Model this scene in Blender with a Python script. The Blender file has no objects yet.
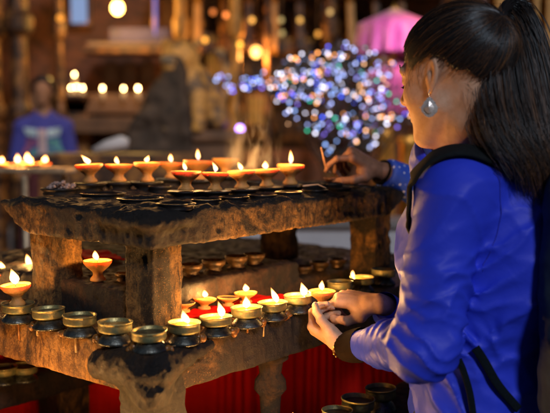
import bpy, bmesh, math, random
import numpy as np
from mathutils import Vector, Matrix

random.seed(7)
RNG = np.random.default_rng(7)
scene = bpy.context.scene
COL = scene.collection

# ------------------------------------------------------------------ camera
F_PX, CX, CY = 860.0, 275.0, 206.5
CAMZ = 1.42
PITCH = math.radians(5.08)
camd = bpy.data.cameras.new('camera')
cam = bpy.data.objects.new('camera', camd)
COL.objects.link(cam)
cam.location = (0, 0, CAMZ)
cam.rotation_euler = (math.radians(90) - PITCH, 0, 0)
camd.sensor_width = 36
camd.lens = F_PX / 550 * 36
camd.clip_start = 0.05
camd.clip_end = 300
camd.dof.use_dof = True
camd.dof.focus_distance = 1.74
camd.dof.aperture_fstop = 2.5
camd.dof.aperture_blades = 0
scene.camera = cam
_fw = Vector((0, math.cos(PITCH), -math.sin(PITCH)))
_up = Vector((0, math.sin(PITCH), math.cos(PITCH)))


def ray(px, py):
    return Vector((1, 0, 0)) * ((px - CX) / F_PX) + _up * (-(py - CY) / F_PX) + _fw


def P(px, py, Y):
    d = ray(px, py)
    return Vector((0, 0, CAMZ)) + d * (Y / d.y)


def RZ(px, py, z):
    d = ray(px, py)
    return Vector((0, 0, CAMZ)) + d * ((z - CAMZ) / d.z)


# ------------------------------------------------------------------ object helpers
def tag(o, label=None, cat=None, group=None, kind=None):
    if label: o['label'] = label
    if cat: o['category'] = cat
    if group: o['group'] = group
    if kind: o['kind'] = kind
    return o


def thing(name, label, cat, loc=(0, 0, 0), rz=0, group=None):
    o = bpy.data.objects.new(name, None)
    COL.objects.link(o)
    o.location = loc
    o.rotation_euler = (0, 0, rz)
    o.empty_display_size = 0.05
    return tag(o, label, cat, group)


def link(name, me, mat, parent=None, local=True):
    o = bpy.data.objects.new(name, me)
    COL.objects.link(o)
    if mat is not None and len(me.materials) == 0:
        me.materials.append(mat)
    if parent is not None:
        o.parent = parent
        if not local:   # mesh given in world coordinates
            o.matrix_parent_inverse = world_of(parent).inverted()
    return o


def world_of(o):
    m = Matrix.LocRotScale(o.location, o.rotation_euler, o.scale)
    if o.parent is not None:
        m = world_of(o.parent) @ o.matrix_parent_inverse @ m
    return m


def np_mesh(name, V, Q, smooth=True):
    me = bpy.data.meshes.new(name)
    V = np.ascontiguousarray(V, dtype=np.float32)
    Q = np.ascontiguousarray(Q, dtype=np.int32)
    n = Q.shape[1]
    me.vertices.add(len(V)); me.vertices.foreach_set('co', V.ravel())
    me.loops.add(Q.size); me.loops.foreach_set('vertex_index', Q.ravel())
    me.polygons.add(len(Q))
    me.polygons.foreach_set('loop_start', np.arange(0, Q.size, n, dtype=np.int32))
    me.polygons.foreach_set('loop_total', np.full(len(Q), n, dtype=np.int32))
    me.polygons.foreach_set('use_smooth', np.full(len(Q), smooth, dtype=bool))
    me.update(calc_edges=True)
    me.validate()
    return me


def bm_mesh(name, bm, smooth=False):
    me = bpy.data.meshes.new(name)
    bmesh.ops.recalc_face_normals(bm, faces=bm.faces)
    bm.to_mesh(me); bm.free()
    if smooth:
        for p in me.polygons: p.use_smooth = True
    return me


def bx(bm, c, s, bev=0.0, rz=0.0, rx=0.0, ry=0.0):
    r = bmesh.ops.create_cube(bm, size=1)
    vs = r['verts']
    bmesh.ops.scale(bm, vec=s, verts=vs)
    if bev > 0:
        es = list({e for v in vs for e in v.link_edges})
        rr = bmesh.ops.bevel(bm, geom=es, offset=bev, segments=2, affect='EDGES', profile=0.7)
        vs = list({v for f in rr['faces'] for v in f.verts} | {v for v in vs if v.is_valid})
    m = Matrix.Translation(Vector(c)) @ Matrix.Rotation(rz, 4, 'Z') @ Matrix.Rotation(rx, 4, 'X') @ Matrix.Rotation(ry, 4, 'Y')
    bmesh.ops.transform(bm, matrix=m, verts=vs)
    return vs


def lathe(bm, prof, n=28, c=(0, 0, 0), wob=0.0, seed=0):
    rings = []
    c = Vector(c)
    rr = random.Random(seed)
    ph = [rr.uniform(0, 6.28) for _ in range(3)]
    for (r, z) in prof:
        ring = []
        if r < 1e-5:
            ring = [bm.verts.new(c + Vector((0, 0, z)))]
        else:
            for k in range(n):
                a = 2 * math.pi * k / n
                q = r * (1 + wob * (math.sin(2 * a + ph[0]) + .6 * math.sin(3 * a + ph[1]) + .4 * math.sin(5 * a + ph[2])))
                ring.append(bm.verts.new(c + Vector((q * math.cos(a), q * math.sin(a), z))))
        rings.append(ring)
    for A, B in zip(rings, rings[1:]):
        if len(A) == 1 and len(B) == 1: continue
        for k in range(n):
            k2 = (k + 1) % n
            if len(A) == 1: bm.faces.new((A[0], B[k2], B[k]))
            elif len(B) == 1: bm.faces.new((A[k], A[k2], B[0]))
            else: bm.faces.new((A[k], A[k2], B[k2], B[k]))


def tube(bm, pts, rads, n=8):
    pts = [Vector(p) for p in pts]
    if not hasattr(rads, '__len__'): rads = [rads] * len(pts)
    rings = []
    t0 = (pts[1] - pts[0]).normalized()
    nrm = t0.orthogonal().normalized()
    for i, p in enumerate(pts):
        a = pts[max(i - 1, 0)]; b = pts[min(i + 1, len(pts) - 1)]
        t = (b - a).normalized()
        nrm = (nrm - t * nrm.dot(t)).normalized()
        bn = t.cross(nrm)
        rings.append([bm.verts.new(p + (nrm * math.cos(2 * math.pi * k / n) + bn * math.sin(2 * math.pi * k / n)) * rads[i]) for k in range(n)])
    for A, B in zip(rings, rings[1:]):
        for k in range(n):
            bm.faces.new((A[k], A[(k + 1) % n], B[(k + 1) % n], B[k]))
    bm.faces.new(rings[0]); bm.faces.new(rings[-1])


def ball(bm, c, r, u=12, v=8, m=None):
    q = bmesh.ops.create_uvsphere(bm, u_segments=u, v_segments=v, radius=1)
    mat = Matrix.Translation(Vector(c)) @ (m or Matrix.Identity(4)) @ Matrix.Diagonal(Vector((*((r, r, r) if not hasattr(r, '__len__') else r), 1)))
    bmesh.ops.transform(bm, matrix=mat, verts=q['verts'])


def catmull(pts, n):
    pts = [np.array(p, float) for p in pts]
    pts = [2 * pts[0] - pts[1]] + pts + [2 * pts[-1] - pts[-2]]
    out = []
    segs = len(pts) - 3
    for i in range(n):
        u = i / (n - 1) * segs
        k = min(int(u), segs - 1); t = u - k
        a, b, c, d = pts[k:k + 4]
        out.append(.5 * ((2 * b) + (-a + c) * t + (2 * a - 5 * b + 4 * c - d) * t * t + (-a + 3 * b - 3 * c + d) * t ** 3))
    return np.array(out)


# ------------------------------------------------------------------ signed distance modelling
_T = RNG.random((32, 32, 32)).astype(np.float32)


def vnoise(x, y, z):
    xi = np.floor(x).astype(np.int32); yi = np.floor(y).astype(np.int32); zi = np.floor(z).astype(np.int32)
    fx = x - xi; fy = y - yi; fz = z - zi
    fx = fx * fx * (3 - 2 * fx); fy = fy * fy * (3 - 2 * fy); fz = fz * fz * (3 - 2 * fz)
    x0 = xi & 31; x1 = (xi + 1) & 31; y0 = yi & 31; y1 = (yi + 1) & 31; z0 = zi & 31; z1 = (zi + 1) & 31
    a = _T[x0, y0, z0] * (1 - fx) + _T[x1, y0, z0] * fx
    b = _T[x0, y1, z0] * (1 - fx) + _T[x1, y1, z0] * fx
    c = _T[x0, y0, z1] * (1 - fx) + _T[x1, y0, z1] * fx
    d = _T[x0, y1, z1] * (1 - fx) + _T[x1, y1, z1] * fx
    return ((a * (1 - fy) + b * fy) * (1 - fz) + (c * (1 - fy) + d * fy) * fz) * 2 - 1


def fbm(x, y, z, s, o=3):
    r = 0; amp = 1; f = 1.0 / s
    for i in range(o):
        r = r + amp * vnoise(x * f + 7.3 * i, y * f + 3.1 * i, z * f + 1.7 * i)
        amp *= .5; f *= 2.03
    return r


def smin(a, b, k):
    if k <= 0: return np.minimum(a, b)
    h = np.clip(.5 + .5 * (b - a) / k, 0, 1)
    return b * (1 - h) + a * h - k * h * (1 - h)


def smax(a, b, k): return -smin(-a, -b, k)


def rc(X, a, b, ra, rb=None):
    """round cone from a to b"""
    if rb is None: rb = ra
    x, y, z = X
    a = np.array(a, np.float32); b = np.array(b, np.float32); d = b - a
    L = float((d * d).sum()) + 1e-12
    t = np.clip(((x - a[0]) * d[0] + (y - a[1]) * d[1] + (z - a[2]) * d[2]) / L, 0, 1)
    return np.sqrt((x - a[0] - t * d[0]) ** 2 + (y - a[1] - t * d[1]) ** 2 + (z - a[2] - t * d[2]) ** 2) - (ra + (rb - ra) * t)


def el(X, c, r):
    x, y, z = X
    x = x - c[0]; y = y - c[1]; z = z - c[2]
    k0 = np.sqrt((x / r[0]) ** 2 + (y / r[1]) ** 2 + (z / r[2]) ** 2)
    k1 = np.sqrt((x / r[0] ** 2) ** 2 + (y / r[1] ** 2) ** 2 + (z / r[2] ** 2) ** 2) + 1e-9
    return k0 * (k0 - 1) / k1


def box(X, c, h, r=0.0):
    q = [np.abs(X[i] - c[i]) - (h[i] - r) for i in range(3)]
    return np.sqrt(np.maximum(q[0], 0) ** 2 + np.maximum(q[1], 0) ** 2 + np.maximum(q[2], 0) ** 2) + np.minimum(np.maximum(q[0], np.maximum(q[1], q[2])), 0) - r


def frame_pts(X, O, ax):
    """world arrays -> local arrays for origin O and axes ax (3 unit vectors)"""
    x, y, z = X[0] - O[0], X[1] - O[1], X[2] - O[2]
    return [x * a[0] + y * a[1] + z * a[2] for a in ax]


def grid(lo, hi, h):
    ax = [np.arange(lo[i], hi[i] + h, h, dtype=np.float32) for i in range(3)]
    return np.meshgrid(*ax, indexing='ij')


def nets(D, lo, h):
    """surface nets: array of distances -> vertices, quads"""
    D = D.astype(np.float32)
    D[[0, -1]] = np.maximum(D[[0, -1]], 1e-4); D[:, [0, -1]] = np.maximum(D[:, [0, -1]], 1e-4); D[:, :, [0, -1]] = np.maximum(D[:, :, [0, -1]], 1e-4)
    I = D < 0
    s = [slice(0, -1), slice(1, None)]
    cnt = np.zeros(tuple(n - 1 for n in D.shape), np.int8)
    for a in (0, 1):
        for b in (0, 1):
            for c in (0, 1): cnt += I[s[a], s[b], s[c]]
    m = (cnt > 0) & (cnt < 8)
    ci = np.argwhere(m)
    idx = np.full(m.shape, -1, np.int32); idx[m] = np.arange(len(ci))
    acc = np.zeros((len(ci), 3), np.float32); n = np.zeros(len(ci), np.float32)
    cor = {}
    for a in (0, 1):
        for b in (0, 1):
            for c in (0, 1): cor[(a, b, c)] = D[ci[:, 0] + a, ci[:, 1] + b, ci[:, 2] + c]
    for ax in range(3):
        for u in (0, 1):
            for v in (0, 1):
                p = [0, 0, 0]; o = [i for i in range(3) if i != ax]; p[o[0]] = u; p[o[1]] = v
                q = list(p); q[ax] = 1
                d0 = cor[tuple(p)]; d1 = cor[tuple(q)]
                c = (d0 < 0) != (d1 < 0)
                t = np.where(c, d0 / np.where(c, d0 - d1, 1), 0)
                pt = np.tile(np.array(p, np.float32), (len(ci), 1)); pt[:, ax] = t
                acc += pt * c[:, None]; n += c
    V = (ci + acc / n[:, None]) * h + np.array(lo, np.float32)
    Q = []
    for ax in range(3):
        o = [i for i in range(3) if i != ax]
        sa = [slice(None)] * 3; sb = [slice(None)] * 3
        sa[ax] = slice(0, -1); sb[ax] = slice(1, None)
        A = I[tuple(sa)]; B = I[tuple(sb)]
        e = np.argwhere(A != B)
        e = e[(e[:, o[0]] > 0) & (e[:, o[1]] > 0) & (e[:, o[0]] < D.shape[o[0]] - 1) & (e[:, o[1]] < D.shape[o[1]] - 1)]
        fl = A[e[:, 0], e[:, 1], e[:, 2]]
        def g(du, dv):
            q = e.copy(); q[:, o[0]] += du; q[:, o[1]] += dv
            return idx[q[:, 0], q[:, 1], q[:, 2]]
        quad = np.stack([g(-1, -1), g(0, -1), g(0, 0), g(-1, 0)], 1)
        if ax == 1: fl = ~fl
        quad[~fl] = quad[~fl][:, ::-1]
        Q.append(quad)
    return V, np.concatenate(Q)


def sdf_mesh(name, fn, lo, hi, h, disp=None, band=0.03):
    X = grid(lo, hi, h)
    D = fn(X)
    if disp is not None:
        m = np.abs(D) < band
        D[m] += disp([c[m] for c in X])
    V, Q = nets(D, lo, h)
    return np_mesh(name, V, Q), V, Q


def sdf_vq(fn, lo, hi, h, disp=None, band=0.03):
    X = grid(lo, hi, h)
    D = fn(X)
    if disp is not None:
        m = np.abs(D) < band
        D[m] += disp([c[m] for c in X])
    return nets(D, lo, h)


def merge_vq(parts):
    Vs, Qs, n = [], [], 0
    for V, Q in parts:
        Vs.append(V); Qs.append(Q + n); n += len(V)
    return np.concatenate(Vs), np.concatenate(Qs)


# ------------------------------------------------------------------ materials
def srgb(r, g, b):
    f = lambda c: c / 12.92 if c <= .04045 else ((c + .055) / 1.055) ** 2.4
    return (f(r / 255), f(g / 255), f(b / 255), 1)


class M:
    """small node-tree builder"""
    def __init__(s, name):
        s.m = bpy.data.materials.new(name); s.m.use_nodes = True
        s.t = s.m.node_tree; s.b = s.t.nodes['Principled BSDF']
    def n(s, typ, **kw):
        x = s.t.nodes.new(typ)
        for k, v in kw.items():
            if k in x.inputs: x.inputs[k].default_value = v
            else: setattr(x, k, v)
        return x
    def l(s, a, b): s.t.links.new(a, b)
    def coord(s, scale=(1, 1, 1)):
        tc = s.n('ShaderNodeTexCoord'); mp = s.n('ShaderNodeMapping'); mp.inputs['Scale'].default_value = scale
        s.l(tc.outputs['Object'], mp.inputs['Vector']); return mp.outputs['Vector']
    def noise(s, scale, detail=5, rough=.6, vec=None, dist=0):
        x = s.n('ShaderNodeTexNoise'); x.inputs['Scale'].default_value = scale; x.inputs['Detail'].default_value = detail
        x.inputs['Roughness'].default_value = rough; x.inputs['Distortion'].default_value = dist
        s.l(vec or s.coord(), x.inputs['Vector']); return x.outputs['Fac']
    def ramp(s, fac, stops, interp='LINEAR'):
        x = s.n('ShaderNodeValToRGB'); x.color_ramp.interpolation = interp
        e = x.color_ramp.elements
        while len(e) < len(stops): e.new(.5)
        for q, (p, c) in zip(e, stops):
            q.position = p; q.color = c if hasattr(c, '__len__') else (c, c, c, 1)
        s.l(fac, x.inputs['Fac']); return x.outputs['Color']
    def mix(s, fac, a, b, mode='MIX'):
        x = s.n('ShaderNodeMix', data_type='RGBA', blend_type=mode)
        for v, i in ((fac, 0), (a, 6), (b, 7)):
            if isinstance(v, bpy.types.NodeSocket): s.l(v, x.inputs[i])
            else: x.inputs[i].default_value = v
        return x.outputs[2]
    def math(s, op, a, b=0.0, c=None):
        x = s.n('ShaderNodeMath', operation=op)
        for i, v in enumerate((a, b) if c is None else (a, b, c)):
            if isinstance(v, bpy.types.NodeSocket): s.l(v, x.inputs[i])
            else: x.inputs[i].default_value = v
        return x.outputs[0]
    def bump(s, h, strength=.5, dist=.01, prev=None):
        x = s.n('ShaderNodeBump'); x.inputs['Strength'].default_value = strength; x.inputs['Distance'].default_value = dist
        s.l(h, x.inputs['Height'])
        if prev is not None: s.l(prev, x.inputs['Normal'])
        return x.outputs['Normal']
    def set(s, **kw):
        for k, v in kw.items():
            k = k.replace('_', ' ')
            i = s.b.inputs[k]
            if isinstance(v, bpy.types.NodeSocket): s.l(v, i)
            else: i.default_value = v
        return s.m


def c4(*v): return (*v, 1)


def mat_stone(name, light, dark, soot, amount=.5, gloss=(.48, .9), bstr=1.0, soot_z=None, coat=.0, spots=()):
    m = M(name)
    v = m.coord(); vs = m.coord((1, 1, .35))
    a = m.noise(16, 8, .7, v, .5); b = m.noise(48, 8, .72, vs, 1.2); c = m.noise(5.5, 5, .65, v, .8); d = m.noise(190, 6, .75, v, .5)
    col = m.ramp(b, [(.38, dark), (.50, light), (.66, tuple(min(1, x * 1.5) for x in light[:3]) + (1,))])
    col = m.mix(m.ramp(d, [(.38, .75), (.50, 0.0)]), col, dark)
    col = m.mix(m.ramp(a, [(.38, .7), (.52, 0.0)]), col, dark)
    col = m.mix(m.ramp(c, [(amount - .04, 1.0), (amount + .07, 0.0)]), col, soot)
    if soot_z is not None:
        sp = m.n('ShaderNodeSeparateXYZ'); m.l(v, sp.inputs[0])
        q = m.math('MULTIPLY_ADD', m.noise(22, 5, .7), .05, sp.outputs['Z'])
        q = m.math('SUBTRACT', q, soot_z - .016 + .020)
        col = m.mix(m.ramp(m.math('MULTIPLY', q, 60), [(0, 0.0), (1, 1.0)]), col, c4(.014, .011, .013))
    fl = m.noise(300, 4, .75, v)
    col = m.mix(m.ramp(fl, [(.60, 0.0), (.68, .8)]), col, tuple(min(1, x * 1.9) for x in light[:3]) + (1,))
    for (sx_, sy_, sz_, sr_) in spots:      # soot stains
        vm = m.n('ShaderNodeVectorMath', operation='DISTANCE'); m.l(v, vm.inputs[0]); vm.inputs[1].default_value = (sx_, sy_, sz_)
        q = m.math('ADD', vm.outputs['Value'], m.math('MULTIPLY', m.math('SUBTRACT', a, .5), -.22))
        col = m.mix(m.ramp(m.math('DIVIDE', q, sr_ * 1.6), [(.45, .95), (.85, 0.0)]), col, c4(.013, .011, .012))
    ro = m.ramp(m.noise(35, 5, .6, vs), [(.35, gloss[0]), (.65, gloss[1])])
    nb = m.bump(b, bstr * .7, .008)
    nb = m.bump(d, bstr, .007, nb)
    return m.set(Base_Color=col, Roughness=ro, Normal=nb, Specular_IOR_Level=.45, Coat_Weight=coat, Coat_Roughness=.18)


STONE = mat_stone('greasy_ochre_stone', c4(.27, .135, .034), c4(.022, .008, .003), c4(.012, .008, .006), .45, bstr=1.0)
STONE_LOW = mat_stone('smooth_ochre_stone', c4(.36, .175, .042), c4(.08, .026, .006), c4(.022, .009, .005), .44, (.4, .7), .7, spots=((.30, 0, .97, .13), (.48, 0, .98, .19), (.70, 0, .98, .22), (.95, 0, .98, .22), (0, .62, .95, .10)))
STONE_UP = mat_stone('greasy_ochre_stone_sooty_top', c4(.33, .165, .042), c4(.022, .008, .003), c4(.012, .008, .006), .45, soot_z=1.270, spots=((.06, .06, 1.235, .17), (.97, .1, 1.22, .12), (.05, .30, 1.27, .07)))
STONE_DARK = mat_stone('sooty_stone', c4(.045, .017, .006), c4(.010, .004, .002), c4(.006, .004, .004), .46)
SOOT = mat_stone('sooty_grease', c4(.06, .028, .011), c4(.014, .011, .012), c4(.009, .008, .010), .50, (.45, .8), .9)


def mat_metal(name, base, tarn, metal=.85, r=(.25, .55), sc=60):
    m = M(name)
    oi = m.n('ShaderNodeObjectInfo')
    n = m.noise(sc, 6, .65); n2 = m.noise(sc * 4, 4, .6)
    col = m.mix(m.ramp(n, [(.38, 0.0), (.62, 1.0)]), base, tarn)
    col = m.mix(m.ramp(n2, [(.3, .6), (.5, 0.0)]), col, tarn)
    hs = m.n('ShaderNodeHueSaturation'); m.l(col, hs.inputs['Color'])
    m.l(m.math('MULTIPLY_ADD', oi.outputs['Random'], .5, .75), hs.inputs['Value'])
    return m.set(Base_Color=hs.outputs['Color'], Metallic=metal, Roughness=m.ramp(n, [(.3, r[0]), (.7, r[1])]), Normal=m.bump(n2, .35, .002))


BRASS = mat_metal('tarnished_brass', c4(.40, .31, .12), c4(.16, .18, .10), .6, (.3, .6))
BRASS_FOOT = mat_metal('oily_grey_brass', c4(.17, .19, .19), c4(.045, .045, .04), .8, (.18, .45))
IRON = mat_metal('blackened_iron', c4(.035, .032, .035), c4(.012, .010, .010), .5, (.25, .6))
CUPSKIN = mat_metal('sooty_brass', c4(.16, .09, .04), c4(.03, .02, .014), .5, (.25, .55))

m = M('terracotta'); n = m.noise(40, 5); n2 = m.noise(250, 3)
_oi = m.n('ShaderNodeObjectInfo')
_c = m.ramp(n, [(.3, c4(.42, .19, .05)), (.7, c4(.62, .30, .085))])
_h = m.n('ShaderNodeHueSaturation'); m.l(_c, _h.inputs['Color']); m.l(m.math('MULTIPLY_ADD', _oi.outputs['Random'], .4, .8), _h.inputs['Value'])
CLAY = m.set(Base_Color=_h.outputs['Color'], Roughness=.6, Normal=m.bump(n2, .5, .003), Subsurface_Weight=.35, Subsurface_Scale=.015, Subsurface_Radius=(1, .5, .2))
m = M('dark_terracotta'); n = m.noise(60, 5)
CLAY_DARK = m.set(Base_Color=m.ramp(n, [(.3, c4(.05, .02, .012)), (.7, c4(.22, .09, .04))]), Roughness=.5)
m = M('melted_butter'); n = m.noise(80, 4)
BUTTER = m.set(Base_Color=m.ramp(n, [(.35, c4(.38, .13, .012)), (.65, c4(.66, .31, .035))]), Roughness=.12, Subsurface_Weight=.3, Subsurface_Scale=.01, Subsurface_Radius=(1, .6, .2), Coat_Weight=.5, Normal=m.bump(n, .4, .003))
m = M('burnt_residue'); n = m.noise(120, 5)
RESIDUE = m.set(Base_Color=m.ramp(n, [(.3, c4(.01, .01, .01)), (.7, c4(.10, .085, .05))]), Roughness=.3, Normal=m.bump(n, .8, .004))
m = M('charred_wick'); WICK = m.set(Base_Color=c4(.03, .02, .015), Roughness=.9)

FLAME_W = 1.0
m = M('candle_flame'); m.t.nodes.remove(m.b)
out_ = [n for n in m.t.nodes if n.type == 'OUTPUT_MATERIAL'][0]
tc = m.n('ShaderNodeTexCoord'); sp = m.n('ShaderNodeSeparateXYZ'); m.l(tc.outputs['Generated'], sp.inputs[0])
col = m.ramp(sp.outputs['Z'], [(0, c4(.10, .18, 1)), (.13, c4(.7, .35, .35)), (.30, c4(1, .48, .15)), (.8, c4(1, .40, .10)), (1, c4(1, .28, .04))])
st = m.ramp(sp.outputs['Z'], [(0, .05), (.16, .35), (.4, 1.0), (.8, .9), (1, .45)])
em_ = m.n('ShaderNodeEmission'); m.l(col, em_.inputs['Color']); m.l(m.math('MULTIPLY', st, 1150.0), em_.inputs['Strength'])
m.l(em_.outputs[0], out_.inputs['Volume'])
FLAME = m.m


def flame_light(parent, h, k=1.0):
    ld = bpy.data.lights.new('flame_light', 'POINT'); ld.energy = FLAME_W * k * (h / .03); ld.color = (1, .48, .13); ld.shadow_soft_size = .0034
    o = bpy.data.objects.new('flame_light', ld); COL.objects.link(o); o.parent = parent; o.location = (0, 0, h * .36)
    return o


def mat_plain(name, c, r=.6, var=.25, sc=8, bump=.3, metal=0, **kw):
    m = M(name); n = m.noise(sc, 6, .65)
    d = tuple(x * (1 - var) for x in c[:3]); e = tuple(min(1, x * (1 + var)) for x in c[:3])
    return m.set(Base_Color=m.ramp(n, [(.3, c4(*d)), (.7, c4(*e))]), Roughness=r, Metallic=metal, Normal=m.bump(m.noise(sc * 8, 4), bump, .01), **kw)


def mat_emit(name, c, s, sample=True):
    m = M(name)
    r = m.set(Base_Color=c4(0, 0, 0), Emission_Color=c, Emission_Strength=s)
    if not sample: r.cycles.emission_sampling = 'NONE'
    return r


# ------------------------------------------------------------------ the lamp stand
ZL = 1.0235                       # top of the lower slab
ZU = 1.270                        # top of the upper slab
C0 = RZ(150, 353, ZL)
ER = Vector((.638, .770, 0)).normalized()
EL = Vector((-ER.y, ER.x, 0))
ROT = math.atan2(ER.y, ER.x)


def S(r, l, z): return Vector((C0.x, C0.y, 0)) + ER * r + EL * l + Vector((0, 0, z))


def toS(p):
    d = Vector(p) - Vector((C0.x, C0.y, 0))
    return d.dot(ER), d.dot(EL), p[2]


stand = thing('lamp_stand', 'large soot-blackened stone lamp stand with two tiers crowded with oil lamps', 'lamp stand', (C0.x, C0.y, 0), ROT)


def rough(amp, drip):
    def f(X):
        x, y, z = X
        e = amp * .55 * fbm(x, y, z, .07, 3)
        e = e + amp * .55 * fbm(x, y, z, .011, 2)
        e = e + .4 * drip * np.abs(vnoise(x / .011 + 5, y / .011, z / .06)) - drip * .1
        e = e + .012 * np.clip(vnoise(x / .026 + 11, y / .026, z / .026) - .5, 0, 1)
        return e
    return f


# upper slab: thick, greasy, with flared ends over the posts
UL, UR, UB = .50, .98, .55
def f_upper(X):
    x, y, z = X
    d = box(X, ((UR + .05) / 2, (.05 + UB) / 2, ZU - .036), ((UR - .05) / 2, (UB - .05) / 2, .036), .008)
    # the ends sweep up like corbels
    for (ax, v, sg) in ((x, UR, 1), (y, UB, 1)):
        q = (sg * (ax - (v - .10)) * .62 - (z - (ZU - .072))) / 1.18
        d = smax(d, q, .01)
    # rounded bulge at the near corner
    d = smin(d, el(X, (.10, .058, ZU - .022), (.075, .026, .018)), .010)
    d = smin(d, el(X, (.058, .12, ZU - .022), (.026, .09, .018)), .010)
    d = d - .006 * np.clip((z - (ZU - .012)) / .01, 0, 1) * np.clip(vnoise(x / .03, y / .03, z * 0 + 4), -.3, 1)
    # worn hollows along the front rim
    for i in range(10):
        d = smax(d, -el(X, (.16 + .085 * i, .045, ZU + .012), (.036, .034, .020)), .006)
    for i in range(5):
        d = smax(d, -el(X, (.045, .16 + .085 * i, ZU + .012), (.034, .036, .020)), .006)
    return d
me, V, Q = sdf_mesh('upper_slab', f_upper, (0, 0, ZU - .095), (UR + .03, UB + .03, ZU + .03), .0028, rough(.0030, .0045))
link('upper_slab', me, STONE_UP, stand)

# lower slab
LR, LB = 1.30, 1.0
def f_lower(X):
    x, y, z = X
    d = box(X, (LR / 2, LB / 2, ZL - .044), (LR / 2, LB / 2, .044), .008)
    return d
me, V, Q = sdf_mesh('lower_slab', f_lower, (-.02, -.02, ZL - .10), (LR + .02, LB + .02, ZL + .014), .0036, rough(.0022, .0016))
link('lower_slab', me, STONE_LOW, stand)

# corner corbel below the near corner
def f_corbel(X):
    x, y, z = X
    d = rc(X, (.02, -.002, ZL - .030), (.150, -.004, ZL - .014), .036, .008)
    d = smin(d, rc(X, (-.002, .02, ZL - .034), (-.004, .125, ZL - .040), .038, .030), .012)
    d = smin(d, rc(X, (.012, .012, ZL - .075), (.03, .03, ZL - .03), .036, .052), .02)
    d = smin(d, box(X, (.045, .045, ZL - .15), (.046, .046, .09), .008), .025)
    return smax(d, z - (ZL + .002), .004)
me, V, Q = sdf_mesh('corner_corbel', f_corbel, (-.06, -.09, ZL - .2), (.24, .22, ZL + .02), .003, rough(.0035, .003))
link('corner_corbel', me, SOOT, stand)

# posts between the tiers
PW = .040
for (r, l) in ((.125, .125), (.125, .44), (.90, .125), (.90, .44)):
    def f_post(X, r=r, l=l):
        d = box(X, (r, l, (ZL + ZU - .072) / 2), (PW, PW, (ZU - .072 - ZL) / 2 + .006), .003)
        return d
    me, V, Q = sdf_mesh('post', f_post, (r - .07, l - .07, ZL - .01), (r + .07, l + .07, ZU - .06), .003, rough(.0028, .003))
    link('post', me, STONE, stand)

# middle block, sooty, set back
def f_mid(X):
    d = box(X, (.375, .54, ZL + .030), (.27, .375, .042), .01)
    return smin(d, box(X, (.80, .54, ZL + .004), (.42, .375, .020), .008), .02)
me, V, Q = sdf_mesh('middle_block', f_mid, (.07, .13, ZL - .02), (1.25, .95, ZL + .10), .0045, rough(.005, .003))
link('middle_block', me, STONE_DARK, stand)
ZM = ZL + .072

# legs under the lower slab, the lowest tier, the back beam
for (r, l, w) in ((.045, .045, .046), (1.2, .06, .045), (1.2, .9, .045), (.06, .9, .045)):
    bm = bmesh.new()
    bx(bm, (r, l, (ZL - .2) / 2), (2 * w, 2 * w, ZL - .2), .008)
    link('leg', bm_mesh('leg', bm), STONE, stand)
for r_ in (.40,):
    bm = bmesh.new()
    zt = ZL - .09
    prof = [(.0, zt), (.040, zt), (.040, zt - .012), (.028, zt - .02), (.024, zt - .045), (.034, zt - .06), (.036, zt - .08), (.024, zt - .095), (.021, zt - .14), (.030, zt - .20), (.036, zt - .30), (.030, zt - .42), (.022, zt - .5), (.036, zt - .54), (.038, .02), (.038, 0), (0, 0)]
    lathe(bm, prof, 28, (r_, .055, 0))
    link('turned_leg', bm_mesh('turned_leg', bm, True), SOOT, stand)
ZT = .800
def f_tier3(X):
    d = box(X, (.55, -.13, ZT - .04), (.85, .09, .04), .008)
    d = np.minimum(d, box(X, (-.16, .45, ZT - .04), (.09, .67, .04), .008))
    return d
me, V, Q = sdf_mesh('bottom_tier', f_tier3, (-.28, -.25, ZT - .1), (1.43, 1.15, ZT + .02), .006, rough(.003, .002))
link('bottom_tier', me, STONE, stand)
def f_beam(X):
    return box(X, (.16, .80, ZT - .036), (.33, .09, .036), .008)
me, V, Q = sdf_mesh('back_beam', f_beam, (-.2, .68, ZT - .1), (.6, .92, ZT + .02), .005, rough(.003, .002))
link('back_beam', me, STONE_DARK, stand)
for (r, l) in ((-.16, -.13), (1.32, -.13), (-.16, .80), (.40, .80), (.55, -.13)):
    bm = bmesh.new(); bx(bm, (r, l, (ZT - .08) / 2), (.10, .10, ZT - .08), .008)
    link('pier', bm_mesh('pier', bm), STONE, stand)

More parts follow.
